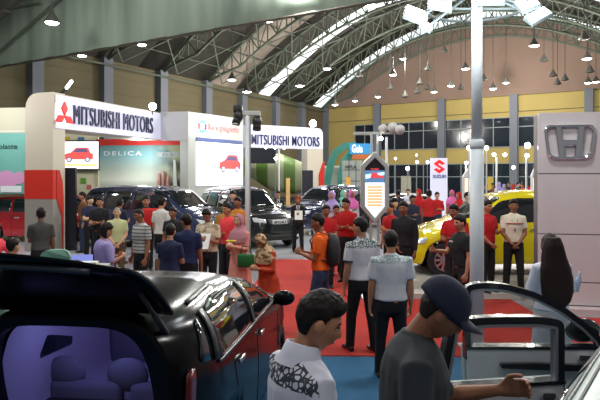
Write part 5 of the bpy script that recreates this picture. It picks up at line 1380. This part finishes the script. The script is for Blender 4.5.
c.decal('roof_seam', [(-1.75, -.612), (.30, -.612), (.30, -.60), (-1.75, -.60)], 'T', rub, sv, off=.002, thick=.004, bev=0, cell=.12)
c.decal('roof_strip', [(-1.8, .645), (.35, .645), (.35, .665), (-1.8, .665)], 'T', mat('trim_grey', hexc(60, 66, 70), .3, .3), sv, off=.004, thick=.006, bev=0, cell=.12)
def inset(poly, d):
    n = len(poly); out = []
    area = sum(poly[i][0] * poly[(i + 1) % n][1] - poly[(i + 1) % n][0] * poly[i][1] for i in range(n)); sg = 1 if area > 0 else -1
    for i in range(n):
        a, p, b = Vector(poly[i - 1]), Vector(poly[i]), Vector(poly[(i + 1) % n])
        e0 = (p - a).normalized(); e1_ = (b - p).normalized(); n0 = Vector((-e0.y, e0.x)) * sg; n1 = Vector((-e1_.y, e1_.x)) * sg
        m_ = (n0 + n1); m_ = m_ / max(.35, m_.length ** 2 / 2) ; out.append(tuple(p + m_ * d))
    return out
glass_clear = mat('door_glass', (.05, .07, .06), .02, alpha=.13, coat=1.)
frameblack = mat('door_frame_black', (.012, .014, .02), .25, coat=.5); whitetrim = mat('door_trim_pale', hexc(196, 200, 206), .6); silver_line = mat('trim_silver_line', hexc(150, 156, 165), .3, .5)
inv = sv.matrix_basis.inverted() if False else (Matrix.Translation((2.42, 3.05, .010)) @ Matrix.Rotation(h2, 4, 'Z')).inverted()
def door(label, hinge, D, L, tops, belt, hl, mirror=None):
    """hinge at u = L, free end at u = 0; inner face towards the camera; lives in the silver car's frame"""
    D = Vector(D).normalized(); N = Vector((-D.y, D.x, 0)); N = N if N.y < 0 else -N
    f = lambda u, v, d: inv @ (Vector(hinge) + D * (L - u) + N * d + Vector((0, 0, v)))
    lower = round_poly([(0.02, .32), (L, .30), (L, belt), (0, belt)], [.12, .05, .0, .0])
    bm = bmesh.new(); prism(bm, lower, f, -.10, -.03); dr = bobj('door', bm, sp, sv); tag(dr, label)
    bm = bmesh.new(); prism(bm, round_poly([(.05, .36), (L - .03, .34), (L - .01, belt - .004), (.01, belt - .004)], [.1, .04, 0, 0]), f, -.035, .02); bobj('trim_panel', bm, whitetrim, dr)
    bm = bmesh.new(); prism(bm, round_poly([(0.0, belt - .012), (L, belt - .012), (L, belt + .008), (.0, belt + .008)], .005), f, -.06, .026); bobj('sill_strip', bm, frameblack, dr)
    bm = bmesh.new(); prism(bm, round_poly([(L * .24, belt - .13), (L * .80, belt - .15), (L * .84, belt - .11), (L * .5, belt - .095), (L * .24, belt - .10)], .02), f, .02, .06); bobj('armrest', bm, frameblack, dr)
    bm = bmesh.new(); prism(bm, round_poly([(L * .80, belt - .08), (L * .90, belt - .085), (L * .905, belt - .05), (L * .80, belt - .045)], .015), f, .02, .045); bobj('pull_handle', bm, chrome, dr)
    win = [(0, belt - .08)] + tops + [(L, belt - .08)]
    win = round_poly(win, [.0] + [.05] * len(tops) + [0.], 3)
    i1 = inset(win, .040); i2 = inset(win, .055)
    bm = bmesh.new(); ring_prism(bm, win, i1, f, -.05, .015); fr_ = bobj('window_frame', bm, frameblack, dr)
    bm = bmesh.new(); ring_prism(bm, i1, i2, f, -.035, .018); bobj('frame_trim', bm, silver_line, fr_)
    bm = bmesh.new(); prism(bm, i2, f, -.012, -.008); bobj('window_glass', bm, glass_clear, dr)
    if mirror:
        bm = bmesh.new(); p = f(*mirror); ellipsoid(bm, (0, 0, 0), (.05, .125, .085), Matrix.Translation(p) @ Matrix.Rotation(.6, 4, 'Z'), 16, 10); tube(bm, [p, f(mirror[0] + .10, mirror[1] - .07, 0)], .03, 8)
        bobj('side_mirror', bm, frameblack, dr, True)
    return dr
door('open front door', (2.09, 4.12, 0), (-1, .0, 0), .96, [(-.005, 1.46), (.10, 1.485), (.28, 1.475), (.48, 1.42), (.68, 1.32), (.84, 1.20), (.96, 1.08)], 1.04, 1, (.86, 1.13, -.10))
door('open rear door', (1.43, 3.26, 0), (-.985, -.17, 0), .74, [(.085, 1.455), (.30, 1.465), (.60, 1.455), (.74, 1.43)], 1.10, 1)
# ------------------------------------------------------------------ visitors
def cl(name, rgb, **k): return mat('cloth_' + name, hexc(*rgb), .85, var=.08, vscale=6, **k)
black_c = cl('black', (22, 22, 26)); navy_c = cl('navy', (28, 36, 68)); red_c = cl('red', (176, 14, 22)); white_c = cl('white', (205, 208, 222)); dgrey = cl('dark_grey', (50, 54, 58)); jean = cl('denim', (40, 52, 80)); blackp_ = cl('black_trousers', (18, 18, 22))
cream_c = cl('cream', (214, 204, 184)); orange_c = cl('orange', (235, 96, 18)); brown_c = cl('brown', (96, 66, 48)); beige_c = pattern('cloth_beige_print', 'magic', hexc(198, 184, 158), hexc(150, 130, 104), 14, .56)
def who(label, px, top, Y, yaw, gz=.013, h=None, **k):
    z = CAMZ - (top - HOR) / F * Y
    hh = h or max(1.42, min(1.84, z - gz - .01))
    k.setdefault('group', 'visitors of the motor show'); return person(label, ((px - 300) / F * Y, Y, gz), yaw, h=hh, **k)
batik = pattern('cloth_batik_yoke', 'voronoi', hexc(206, 208, 222), hexc(60, 66, 70), 38, .15, zmin=1.345, extra=('Y', .0))
batik2 = pattern('cloth_batik_yoke_green', 'voronoi', hexc(214, 211, 216), hexc(66, 96, 90), 30, .13, zmin=1.31, extra=('Y', -.02))
batik3 = pattern('cloth_batik_yoke_faint', 'voronoi', hexc(212, 210, 216), hexc(130, 160, 162), 30, .12, zmin=1.27, zmax=1.36, extra=('Y', -.02))
WALK = ((.16, .10, -1), (.02, .55, -1))
# the two nearest men
def collar(root, q):
    V = q['V']; bm = bmesh.new(); rr = []
    for z, r_, f_ in ((1.405, .088, .012), (1.445, .074, .004), (1.488, .067, -.004), (1.486, .073, -.004), (1.44, .084, .004), (1.40, .098, .014)):
        rr.append([V(r_ * math.cos(2 * PI * i / 28), .012 + r_ * 1.0 * math.sin(2 * PI * i / 28) + f_, z + .012 * math.sin(2 * PI * i / 28)) for i in range(28)])
    rings_loft(bm, rr, cap=False); bobj('collar', bm, white_c, root, True)
m1 = person('man in white shirt with patterned yoke and spiky black hair, nearest the camera', (-.03, 2.50, .012), 2.05, h=1.71, skin='tan', hair='spiky', shirt=batik, sleeve='short', pants=blackp_, lod=0, lean=.10, group='visitors of the motor show', head=(-.50, .22), arms=(HANG, ((.1, .3, -1), (0, .8, -.5))), build=1.02, extra=collar)
def cap_glasses(root, q):
    HM, k = q['HM'], q['k']; cap = mat('cap_navy', hexc(16, 24, 50), .8, bump=.3, bscale=200)
    bm = bmesh.new(); rs = []
    for i in range(9):
        a = PI / 2 * i / 9; zz = .016 + .126 * math.sin(a); r_ = math.cos(a) ** .8
        rs.append([HM @ (Vector((.096 * r_ * math.sin(t), .010 + .118 * r_ * -math.cos(t), zz + (.018 * -math.cos(t) * (1 - i / 9)) * -1 * -1)) * k) for t in [2 * PI * j / 36 for j in range(36)]])
    rings_loft(bm, rs); cp = bobj('cap', bm, cap, root, True)
    bm = bmesh.new(); A, B = [], []
    for j in range(17):
        t = -1.0 + 2.0 * j / 16; x = .080 * math.sin(t); yb = .008 - .112 * math.cos(t); drop = .012 * (t * t)
        ext = .075 * math.cos(t * .9)
        A.append([HM @ (Vector((x, yb, .040 - drop)) * k), HM @ (Vector((x * 1.05, yb - ext, .030 - drop * 2.0)) * k)])
    rs = [[a, b, b - Vector((0, 0, .004)), a - Vector((0, 0, .004))] for a, b in A]
    rings_loft(bm, rs); bobj('cap_peak', bm, cap, root, True)
    bm = bmesh.new()
    for s in (-1, 1):
        c0 = Vector((s * .031, -.097, .000)); tube(bm, [HM @ ((c0 + Vector((.021 * math.cos(a), 0, .014 * math.sin(a)))) * k) for a in [2 * PI * j / 16 for j in range(17)]], .0016, 6, cap=False)
        tube(bm, [HM @ (Vector((s * .052, -.095, .004)) * k), HM @ (Vector((s * .080, -.02, .006)) * k), HM @ (Vector((s * .080, .012, .002)) * k)], .0016, 6)
    tube(bm, [HM @ (Vector((-.010, -.099, .004)) * k), HM @ (Vector((.010, -.099, .004)) * k)], .0016, 6)
    bobj('spectacles', bm, mat('frame_dark', (.02, .015, .012), .3), root, True)
m2 = person('man in navy cap and spectacles bending beside the open rear car door', (.45, 2.62, .012), 1.45, h=1.775, skin='brown', hair='buzz', shirt=dgrey, sleeve='elbow', pants=jean, lod=0, lean=.12, group='visitors of the motor show', head=(-.12, .50), build=1.12,
            arms=(((.10, .10, -1), (.0, .35, -1)), ((.06, .62, -.80), (-.12, .9, .30))), curl=.7, extra=cap_glasses)
# middle distance
def shoulder_bag(mt, side=1):
    def f(root, q): 
        V = q['V']; bm = bmesh.new(); tube(bm, [V(side * -.12, -.11, 1.40), V(0, -.15, 1.2), V(side * .17, -.08, .95)], .012, 6); bobj('bag_strap', bm, mt, root)
    return f
def backpack(root, q):
    V = q['V']; bm = bmesh.new()
    rs = []
    for z, w_, d_ in ((.98, .13, .06), (1.02, .16, .09), (1.2, .165, .10), (1.34, .15, .08), (1.42, .09, .04)):
        rs.append([V(w_ * math.cos(2 * PI * i / 20), .19 + d_ * math.sin(2 * PI * i / 20), z) for i in range(20)])
    rings_loft(bm, rs); o = bobj('backpack', bm, mat('bag_black', (.015, .016, .02), .7), root, True)
    bm = bmesh.new()
    for s in (-1, 1): tube(bm, [V(s * .11, .12, 1.42), V(s * .115, -.02, 1.47), V(s * .12, -.125, 1.34), V(s * .15, -.05, 1.10), V(s * .13, .12, 1.05)], .018, 6, flat=.5)
    bobj('backpack_strap', bm, mat('bag_black', (.015, .016, .02), .7), o, True)
who('man in orange shirt with black backpack walking left on the red carpet', 320, 214.5, 8.4, -1.75, h=1.68, skin='brown', hair='short', shirt=orange_c, pants=jean, arms=(HOLD, HOLD), stance=.12, head=(.1, .1), extra=backpack)
def back_text(root, q): pass
who('man in white shirt with green patterned yoke, looking left, hair neat', 362, 218, 7.6, PI + .35, skin='tan', shirt=batik2, pants=blackp_, head=(.75, .05), arms=(HANG, HANG), cuffs=navy_c, build=1.05, stance=.08)
who('man seen from behind in white shirt with faint patterned yoke, on the blue carpet edge', 391, 231, 6.55, PI, skin='tan', shirt=batik3, pants=dgrey if False else blackp_, arms=(HANG, HANG), build=1.12, stance=.06)
def lanyard(colr, card=True):
    def f(root, q):
        V = q['V']; bm = bmesh.new(); tube(bm, [V(-.075, .0, 1.44), V(-.05, -.115, 1.33), V(0, -.135, 1.12)], .006, 6); tube(bm, [V(.075, .0, 1.44), V(.05, -.115, 1.33), V(0, -.135, 1.12)], .006, 6); bobj('lanyard', bm, mat('lanyard_dark', (.03, .02, .03), .6), root)
        bm = bmesh.new(); tube(bm, [V(-.15, -.118, 1.27), V(0, -.14, 1.27), V(.15, -.118, 1.27)], .010, 6); bobj('chest_stripe', bm, colr, root)
    return f
who('salesman in cream polo shirt with dark lanyard before the yellow car', 513.5, 199, 11.05, -.15, gz=.10, h=1.70, skin='brown', shirt=cream_c, pants=blackp_, arms=(FRONT, FRONT), extra=lanyard(mat('stripe_red', hexc(160, 20, 30), .6)), stance=.05)
who('man in red shirt half hidden behind the tall white pole', 487, 203, 11.1, .5, gz=.10, h=1.68, skin='tan', shirt=red_c, pants=blackp_, arms=(FRONT, HOLD))
def logo_patch(root, q):
    V = q['V']; bm = bmesh.new(); box(bm, -.045, .045, -.004, .004, -.012, .012, Matrix.Translation(V(-.08, -.128, 1.30))); bobj('chest_logo', bm, mat('logo_white', (.6, .6, .6), .5), root)
    s, sh, el, wr, du, df = q['arms'][0]; p = sh.lerp(el, .45); bm = bmesh.new(); box(bm, -.03, .03, -.004, .004, -.02, .02, Matrix.Translation(p + Vector((-.066, 0, 0))) @ R3('Z', -PI / 2)); bobj('sleeve_logo', bm, mat('logo_red', (.5, .08, .06), .5), root)
who('man in black polo shirt pointing left beside the yellow front wheel', 461, 215, 8.9, -1.25, skin='tan', shirt=black_c, pants=blackp_, arms=(((.12, .45, -.8), (-.2, 1, .18)), HANG), extra=logo_patch, stance=.08)
who('man in red shirt leaning by the yellow bonnet, behind the black polo man', 455, 199.5, 10.5, -.5, h=1.72, skin='brown', shirt=red_c, pants=blackp_, arms=(CROSS, CROSS), head=(-.3, .1))
def long_hair_bits(root, q): pass
who('woman with very long dark brown hair and white blouse, seen from behind', 551, 234, 6.0, PI + .15, female=True, skin='light', hair='long', haircol=(.020, .010, .008), shirt=white_c, sleeve='elbow', skirt=cl('pale_skirt', (176, 182, 190)), pants=None, arms=(((.30, .15, -1), (.30, .75, .35)), ((.15, .3, -1), (-.5, .8, .0))), build=1.05)
p = at(577.5, 283, 6.25); bm = bmesh.new(); lathe(bm, [(.001, -.09), (.03, -.09), (.032, .03), (.028, .05), (.013, .075), (.013, .1), (.001, .1)], 16); o = bobj('water_bottle', bm, mat('bottle_clear', hexc(170, 190, 215), .1, alpha=.75), None, True); o.location = p; o.rotation_euler = (0, .25, 0); tag(o, 'clear water bottle in the hand of the long haired woman', 'bottle')
bm = bmesh.new(); lathe(bm, [(.001, .1), (.017, .1), (.017, .122), (.001, .122)], 12); bobj('cap', bm, mat('cap_white', (.7, .7, .75), .4), o)
# group in the middle
who('left of the two red shirted men with crossed arms, shorter one', 326, 205, 12.0, .15, skin='brown', shirt=red_c, pants=blackp_, arms=(CROSS, CROSS))
who('taller red shirted man with crossed arms beside the kiosk', 347, 198, 12.7, -.55, skin='tan', shirt=red_c, pants=blackp_, arms=(CROSS, CROSS), head=(-.2, .1))
who('red shirted person looking over between the two men with crossed arms', 336, 205, 13.6, .2, skin='tan', shirt=cl('red_dark', (160, 20, 34)), pants=blackp_, arms=(HANG, HANG))
who('man in dark jacket over pale shirt right of the kiosk', 404, 201.5, 10.9, -.55, skin='brown', shirt=black_c, sleeve='long', pants=blackp_, arms=(FRONT, HANG), build=1.05)
who('red shirted man right behind the kiosk, face to the left', 390.5, 203, 12.6, -.9, skin='tan', shirt=red_c, pants=blackp_, arms=(HANG, HOLD))
who('woman in navy top with bobbed black hair behind the man in dark jacket', 394, 198, 13.6, .3, skin='light', female=True, shirt=navy_c, sleeve='long', pants=blackp_, lod=2, hair='bob')
def paper(root, q):
    V = q['V']; bm = bmesh.new(); box(bm, -.11, .11, -.003, .003, -.15, .15, Matrix.Translation(V(.02, -.34, 1.14)) @ R3('X', -.6)); bobj('paper', bm, mat('paper_white', (.75, .75, .72), .7), root)
def suit(root, q):
    V = q['V']; bm = bmesh.new(); prism(bm, [(-.06, 1.42), (.06, 1.42), (0, 1.08)], lambda u, v, d: V(u, -.118 - d, v), 0, .02); bobj('shirt_front', bm, mat('paper_white', (.75, .75, .72), .7), root)
    bm = bmesh.new(); prism(bm, [(-.018, 1.41), (.018, 1.41), (.022, 1.14), (0, 1.10), (-.022, 1.14)], lambda u, v, d: V(u, -.14 - d, v), 0, .008); bobj('tie', bm, mat('tie_dark', (.04, .03, .05), .6), root)
    paper(root, q)
who('hostess in black suit and tie with reddish hair on the white floor', 298, 197, 17.2, 0, gz=.08, h=1.60, skin='tan', female=True, shirt=black_c, sleeve='long', pants=blackp_, arms=(HOLD, HOLD), hair='bob', haircol=(.30, .06, .02), extra=suit, stance=.04)
who('man in dark suit standing beyond the black off road car', 278, 191, 21.5, .1, gz=.08, skin='tan', shirt=black_c, sleeve='long', pants=blackp_, extra=suit, lod=2)
# left cluster
def badge(root, q):
    s, sh, el, wr, du, df = q['arms'][1]; p = sh.lerp(el, .62); bm = bmesh.new(); box(bm, -.035, .035, -.005, .005, -.04, .04, Matrix.Translation(p + Vector((.02, .062, 0)))); bobj('sleeve_badge', bm, mat('logo_white', (.6, .6, .6), .5), root)
who('man in dark grey shirt seen from behind in front of the cream pillar', 41, 208, 10.8, PI + .35, skin='dark', shirt=cl('charcoal', (66, 64, 62)), pants=blackp_, arms=(HANG, HOLD))
who('man in black tee with crossed arms left of the elderly man', 100, 197, 14.3, .1, skin='tan', shirt=black_c, pants=blackp_, arms=(CROSS, CROSS))
who('elderly man in pale yellow shirt with thin grey hair', 117, 207, 12.4, .25, h=1.58, skin='light', hair='bald', haircol=(.25, .24, .22), shirt=cl('pale_yellow', (186, 190, 140)), sleeve='short', pants=brown_c, arms=(FRONT, FRONT))
who('person with thick black bob and lavender shirt behind the nearest black car', 104, 225, 8.75, 2.2, h=1.52, female=True, skin='tan', hair='bob', shirt=cl('lavender', (150, 138, 190)), sleeve='elbow', pants=blackp_, arms=(HOLD, HOLD), head=(-.55, .15), build=1.22)
striped = pattern('cloth_grey_stripes', 'stripe', hexc(168, 168, 164), hexc(62, 64, 74), 17, .28, .85)
who('man in grey striped polo shirt looking left', 141, 208, 10.4, -.75, skin='brown', hair='buzz', shirt=striped, pants=blackp_, arms=(HANG, HANG), head=(-.1, .15), build=1.06)
who('man in black shirt behind the striped polo man, beside the red bag', 146, 196, 14.2, .35, skin='tan', shirt=black_c, pants=blackp_, arms=(HOLD, HANG))
o = bmesh.new(); box(o, -.2, .2, -.05, .05, -.2, .2, None, .04); o = bobj('red_bag', o, mat('bag_red', hexc(205, 30, 30), .6), None, True); o.location = at(151, 217, 13.75); tag(o, 'bright red bag held between the black and the white shirts', 'bag'); bm = bmesh.new(); tube(bm, [(-.1, 0, .18), (0, 0, .3), (.1, 0, .18)], .012, 6); bobj('handle', bm, mat('bag_black', (.015, .016, .02), .7), o)
who('man in white shirt seen from behind among the group at left', 161.5, 197, 13.3, PI - .5, skin='tan', shirt=cl('plain_white', (206, 202, 196)), sleeve='short', pants=blackp_, arms=(HANG, HANG))
who('person peeking between the white shirt and the navy shirt', 173, 208, 12.2, -.2, h=1.58, skin='brown', shirt=black_c, pants=blackp_, lod=1)
who('shorter man in navy tee with white sleeve badge, seen from behind', 170, 224, 8.7, PI - .25, skin='tan', shirt=navy_c, pants=blackp_, arms=(HOLD, HANG), extra=badge, head=(.3, .1))
who('taller man in navy tee seen from behind, head turned left', 187.5, 214, 9.2, PI - .05, skin='brown', shirt=cl('navy_deep', (24, 34, 72)), pants=blackp_, arms=(HANG, HOLD), head=(.9, .1))
who('man in beige printed shirt reading a paper', 208, 208, 10.6, -.15, skin='brown', shirt=beige_c, pants=blackp_, arms=(HOLD, HOLD), head=(-.1, .35), extra=paper)
who('person in bright pink red top behind the woman in pink', 228, 203, 11.5, -.75, skin='tan', shirt=cl('pink_red', (226, 62, 70)), pants=blackp_, arms=(CROSS, HANG))
who('tall person in orange yellow top beyond the pink red one', 238, 197, 13.5, -.3, skin='brown', shirt=cl('amber', (190, 120, 40)), pants=blackp_, lod=2)
who('person in mustard top left of the orange yellow one', 226, 201, 13.1, .3, skin='tan', shirt=cl('mustard', (170, 120, 50)), pants=blackp_, lod=2)
who('woman in pink dress and dusty pink head scarf with a green handbag', 239.5, 214, 10.0, -.55, h=1.58, female=True, skin='light', dress=cl('pink_dress', (212, 140, 126)), hijab=cl('scarf_pink', (176, 120, 128)), arms=(HOLD, HOLD))
p = at(246, 260, 9.75); bm = bmesh.new(); box(bm, -.14, .14, -.05, .05, -.12, .10, None, .03); o = bobj('handbag', bm, mat('bag_green', hexc(22, 96, 44), .5, bump=.5, bscale=60), None, True); o.location = p; tag(o, 'dark green handbag hanging at the side of the woman in pink', 'handbag')
bm = bmesh.new(); tube(bm, [(-.09, 0, .09), (-.06, 0, .22), (.06, 0, .22), (.09, 0, .09)], .008, 6); bobj('handle', bm, mat('bag_green_dark', hexc(14, 60, 30), .5), o)
p = at(231, 241, 9.55); bm = bmesh.new(); box(bm, -.08, .08, -.05, .05, -.012, .012, None, .006); o = bobj('yellow_box', bm, mat('box_yellow', hexc(214, 186, 60), .5)); o.location = p; tag(o, 'small yellow box in the hands of the woman in pink', 'box')
scarf_pr = pattern('cloth_printed_scarf', 'magic', hexc(206, 168, 130), hexc(110, 84, 48), 16, .50)
who('woman in orange dress with printed head scarf looking down beside the car mirror', 268, 235, 8.35, -.75, h=1.45, female=True, skin='tan', dress=cl('orange_dress', (188, 62, 30)), hijab=scarf_pr, arms=(HOLD, HOLD), head=(.0, .5), lean=.12)
# at far left: a pink red sleeve reaching in
who('person in pink red jacket at the left edge reaching to the right', -11, 221, 9.0, 1.2, skin='tan', shirt=cl('coral', (216, 66, 76)), sleeve='long', pants=blackp_, arms=(((.1, .6, -.6), (-.1, 1, -.22)), ((.1, .7, -.5), (0, 1, -.25))), lean=.15)
who('dark haired short person low at the left edge behind the black tailgate', 12, 239, 7.35, 2.6, h=1.44, skin='tan', hair='short', shirt=white_c, pants=blackp_)
# table and chair backs behind the tailgate
tb = empty('counter_table', (-3.25, 8.05, .0)); tag(tb, 'pale counter table mostly hidden behind the black tailgate', 'table')
bm = bmesh.new(); box(bm, -1.0, .62, -.28, .28, .98, 1.02, None, .008); bobj('tabletop', bm, mat('counter_pale', hexc(196, 196, 186), .4), tb)
for sx in (-.95, .57):
    for sy in (-.24, .24): bm = bmesh.new(); box(bm, sx - .02, sx + .02, sy - .02, sy + .02, 0, .98); bobj('leg', bm, mat('counter_leg', hexc(120, 120, 120), .4), tb)
p = Vector((-2.98, 8.1, 1.02)); r = empty('laptop', p, .2); tag(r, 'open laptop with pale blue screen on the counter table', 'laptop')
bm = bmesh.new(); box(bm, -.16, .16, -.12, .10, 0, .015, None, .004); bobj('keyboard_base', bm, mat('kiosk_silver', hexc(176, 180, 176), .3, .5), r)
bm = bmesh.new(); box(bm, -.16, .16, .10, .115, .0, .13); bobj('lid', bm, mat('laptop_blue', hexc(110, 120, 215), .4, em=(.35, .4, .9), es=.4), r)
p = Vector((-2.72, 7.75, 1.02)); r = empty('paper_box', p, .1); tag(r, 'white box of papers on the right end of the counter table', 'box'); bm = bmesh.new(); box(bm, -.14, .10, -.06, .08, 0, .10, None, .006); bobj('box', bm, mat('paper_white', (.75, .75, .72), .7), r)
for (x, y, z, col, lb) in (((63 - 300) / F * 7.6, 7.4, 1.31, (112, 160, 140), 'pale green rounded chair back behind the black tailgate'), ((77 - 300) / F * 7.2, 7.0, 1.23, (26, 24, 30), 'dark rounded chair back in front of the counter table')):
    r = empty('bar_chair', (x, y, .01)); tag(r, lb, 'chair'); ms = mat('chair_%d' % col[0], hexc(*col), .5)
    bm = bmesh.new(); rs = []
    prism(bm, round_poly([(-.17, z - .28), (.17, z - .28), (.20, z), (-.20, z)], [.03, .03, .16, .16], 6), lambda u, v, d: Vector((u, d + u * u * -1.5, v)), 0, .05); bobj('backrest', bm, ms, r, False)
    bm = bmesh.new(); box(bm, -.2, .2, .0, .38, z - .40, z - .35, None, .02); bobj('seat', bm, ms, r)
    for sx in (-.16, .16):
        for sy in (.03, .34): bm = bmesh.new(); tube(bm, [(sx, sy, z - .38), (sx * 1.15, sy, 0)], .014, 6); bobj('leg', bm, chrome, r)

# far visitors
far = [(332, 186, 16.5, 'white', 'lilac', 'visitor in lilac head scarf behind the crossed arms men'), (351.5, 190, 17.5, 'white', 'pink', 'visitor in bright pink head scarf behind the tall red shirt'), (343, 190, 19, 'navy', 'mint', 'visitor in mint scarf beside the pink scarf'),
       (419, 189, 20, 'red', 'red', 'left promoter woman all in red with red scarf near the S board'), (429, 190, 19, 'red', None, 'promoter in red with dark hair beside the S board'), (437, 192, 21, 'red', None, 'third promoter in red just before the S board'),
       (452, 190, 22, 'pinkd', 'pink', 'visitor in pink scarf right of the S board'), (446, 186, 26, 'navy', None, 'tall dark dressed visitor right of the S board'), (467, 192, 17, 'grey', None, 'black haired visitor just left of the tall pole'), (459, 192, 19, 'pinkd', 'red', 'visitor in crimson scarf left of the tall pole'),
       (398, 190, 22, 'navy', None, 'dark haired visitor before the white far car'), (408, 189, 25, 'white', None, 'pale shirted visitor by the white far car'), (385, 188, 24, 'navy', 'lilac', 'visitor in lilac scarf right of the kiosk'), (412, 195, 17, 'navy', None, 'navy dressed visitor behind the dark jacket'),
       (90, 196, 16.2, 'navy', None, 'navy dressed visitor beside the red hatchback bonnet'), (83, 192, 17.1, 'brown', None, 'visitor in brown by the small black hatchback'), (120, 199, 15.4, 'navy', None, 'visitor in blue standing by the van doors'),
       (233, 190, 16.2, 'navy', None, 'visitor by the van bonnet in navy'), (255, 190, 25, 'brown', None, 'visitor in brown beyond the black off road car'), (314, 189, 26, 'grey', None, 'grey dressed visitor near the loudspeaker'), (322, 187, 29, 'white', 'mint', 'visitor in mint scarf near the far pillar wedge'),
       (493, 183, 31, 'brown', None, 'brown dressed visitor at the left of the far crowd'), (499, 182, 30, 'white', 'lilac', 'far crowd visitor with lilac scarf'), (504, 184, 29, 'white', 'bluel', 'far crowd visitor with pale blue scarf'), (508.5, 182, 33, 'navy', None, 'far crowd visitor in navy'), (513, 184, 28, 'red', 'red', 'far crowd visitor with red scarf'),
       (518, 182, 31, 'grey', None, 'far crowd visitor in grey beside the red scarf'), (522.5, 183, 29, 'amber', None, 'far crowd visitor in amber top'), (527.5, 182, 32, 'red', None, 'far crowd visitor in red top by the star like lamp post'), (532, 184, 30, 'pinkd', 'pink', 'far crowd visitor with pink scarf by the sign wall'), (486, 184, 27, 'navy', None, 'far visitor in navy just right of the tall pole'),
       (474, 186, 27, 'grey', 'bluel', 'far visitor with pale blue scarf just left of the tall pole')]
cc = {'white': (190, 190, 200), 'navy': (34, 40, 66), 'red': (196, 30, 34), 'pinkd': (190, 80, 110), 'grey': (90, 92, 96), 'brown': (110, 72, 50), 'amber': (190, 120, 60), 'lilac': (176, 150, 215), 'pink': (226, 110, 180), 'mint': (120, 200, 180), 'bluel': (130, 160, 215)}
st = quadslab('far_platform', lambda u, v, d: Vector((u, v, d)), 8.2, 12.9, 26.5, 34, 0, .22, mat('platform_white', hexc(205, 200, 190), .35)); tag(st, 'low pale platform under the far crowd at right', 'platform')
for i, (px, top, Y, c1, c2, lb) in enumerate(far):
    X = (px - 300) / F * Y; gz = .22 if (8.2 < X < 12.9 and 26.5 < Y < 34) else (.08 if (X < 2.5 and Y > 16.6) else .0)
    who(lb, px, top, Y, (-.5, .3, .8, -1., PI - .4, 0)[i % 6], gz=gz, lod=2, skin=('tan', 'brown', 'light')[i % 3], shirt=cl('far_' + c1, cc[c1]), sleeve='long' if i % 2 else 'short', pants=(blackp_, jean)[i % 2], hijab=cl('farscarf_' + c2, cc[c2]) if c2 else None, female=bool(c2), arms=((HANG, HANG), (HOLD, HANG), (CROSS, CROSS))[i % 3])
finish_people()
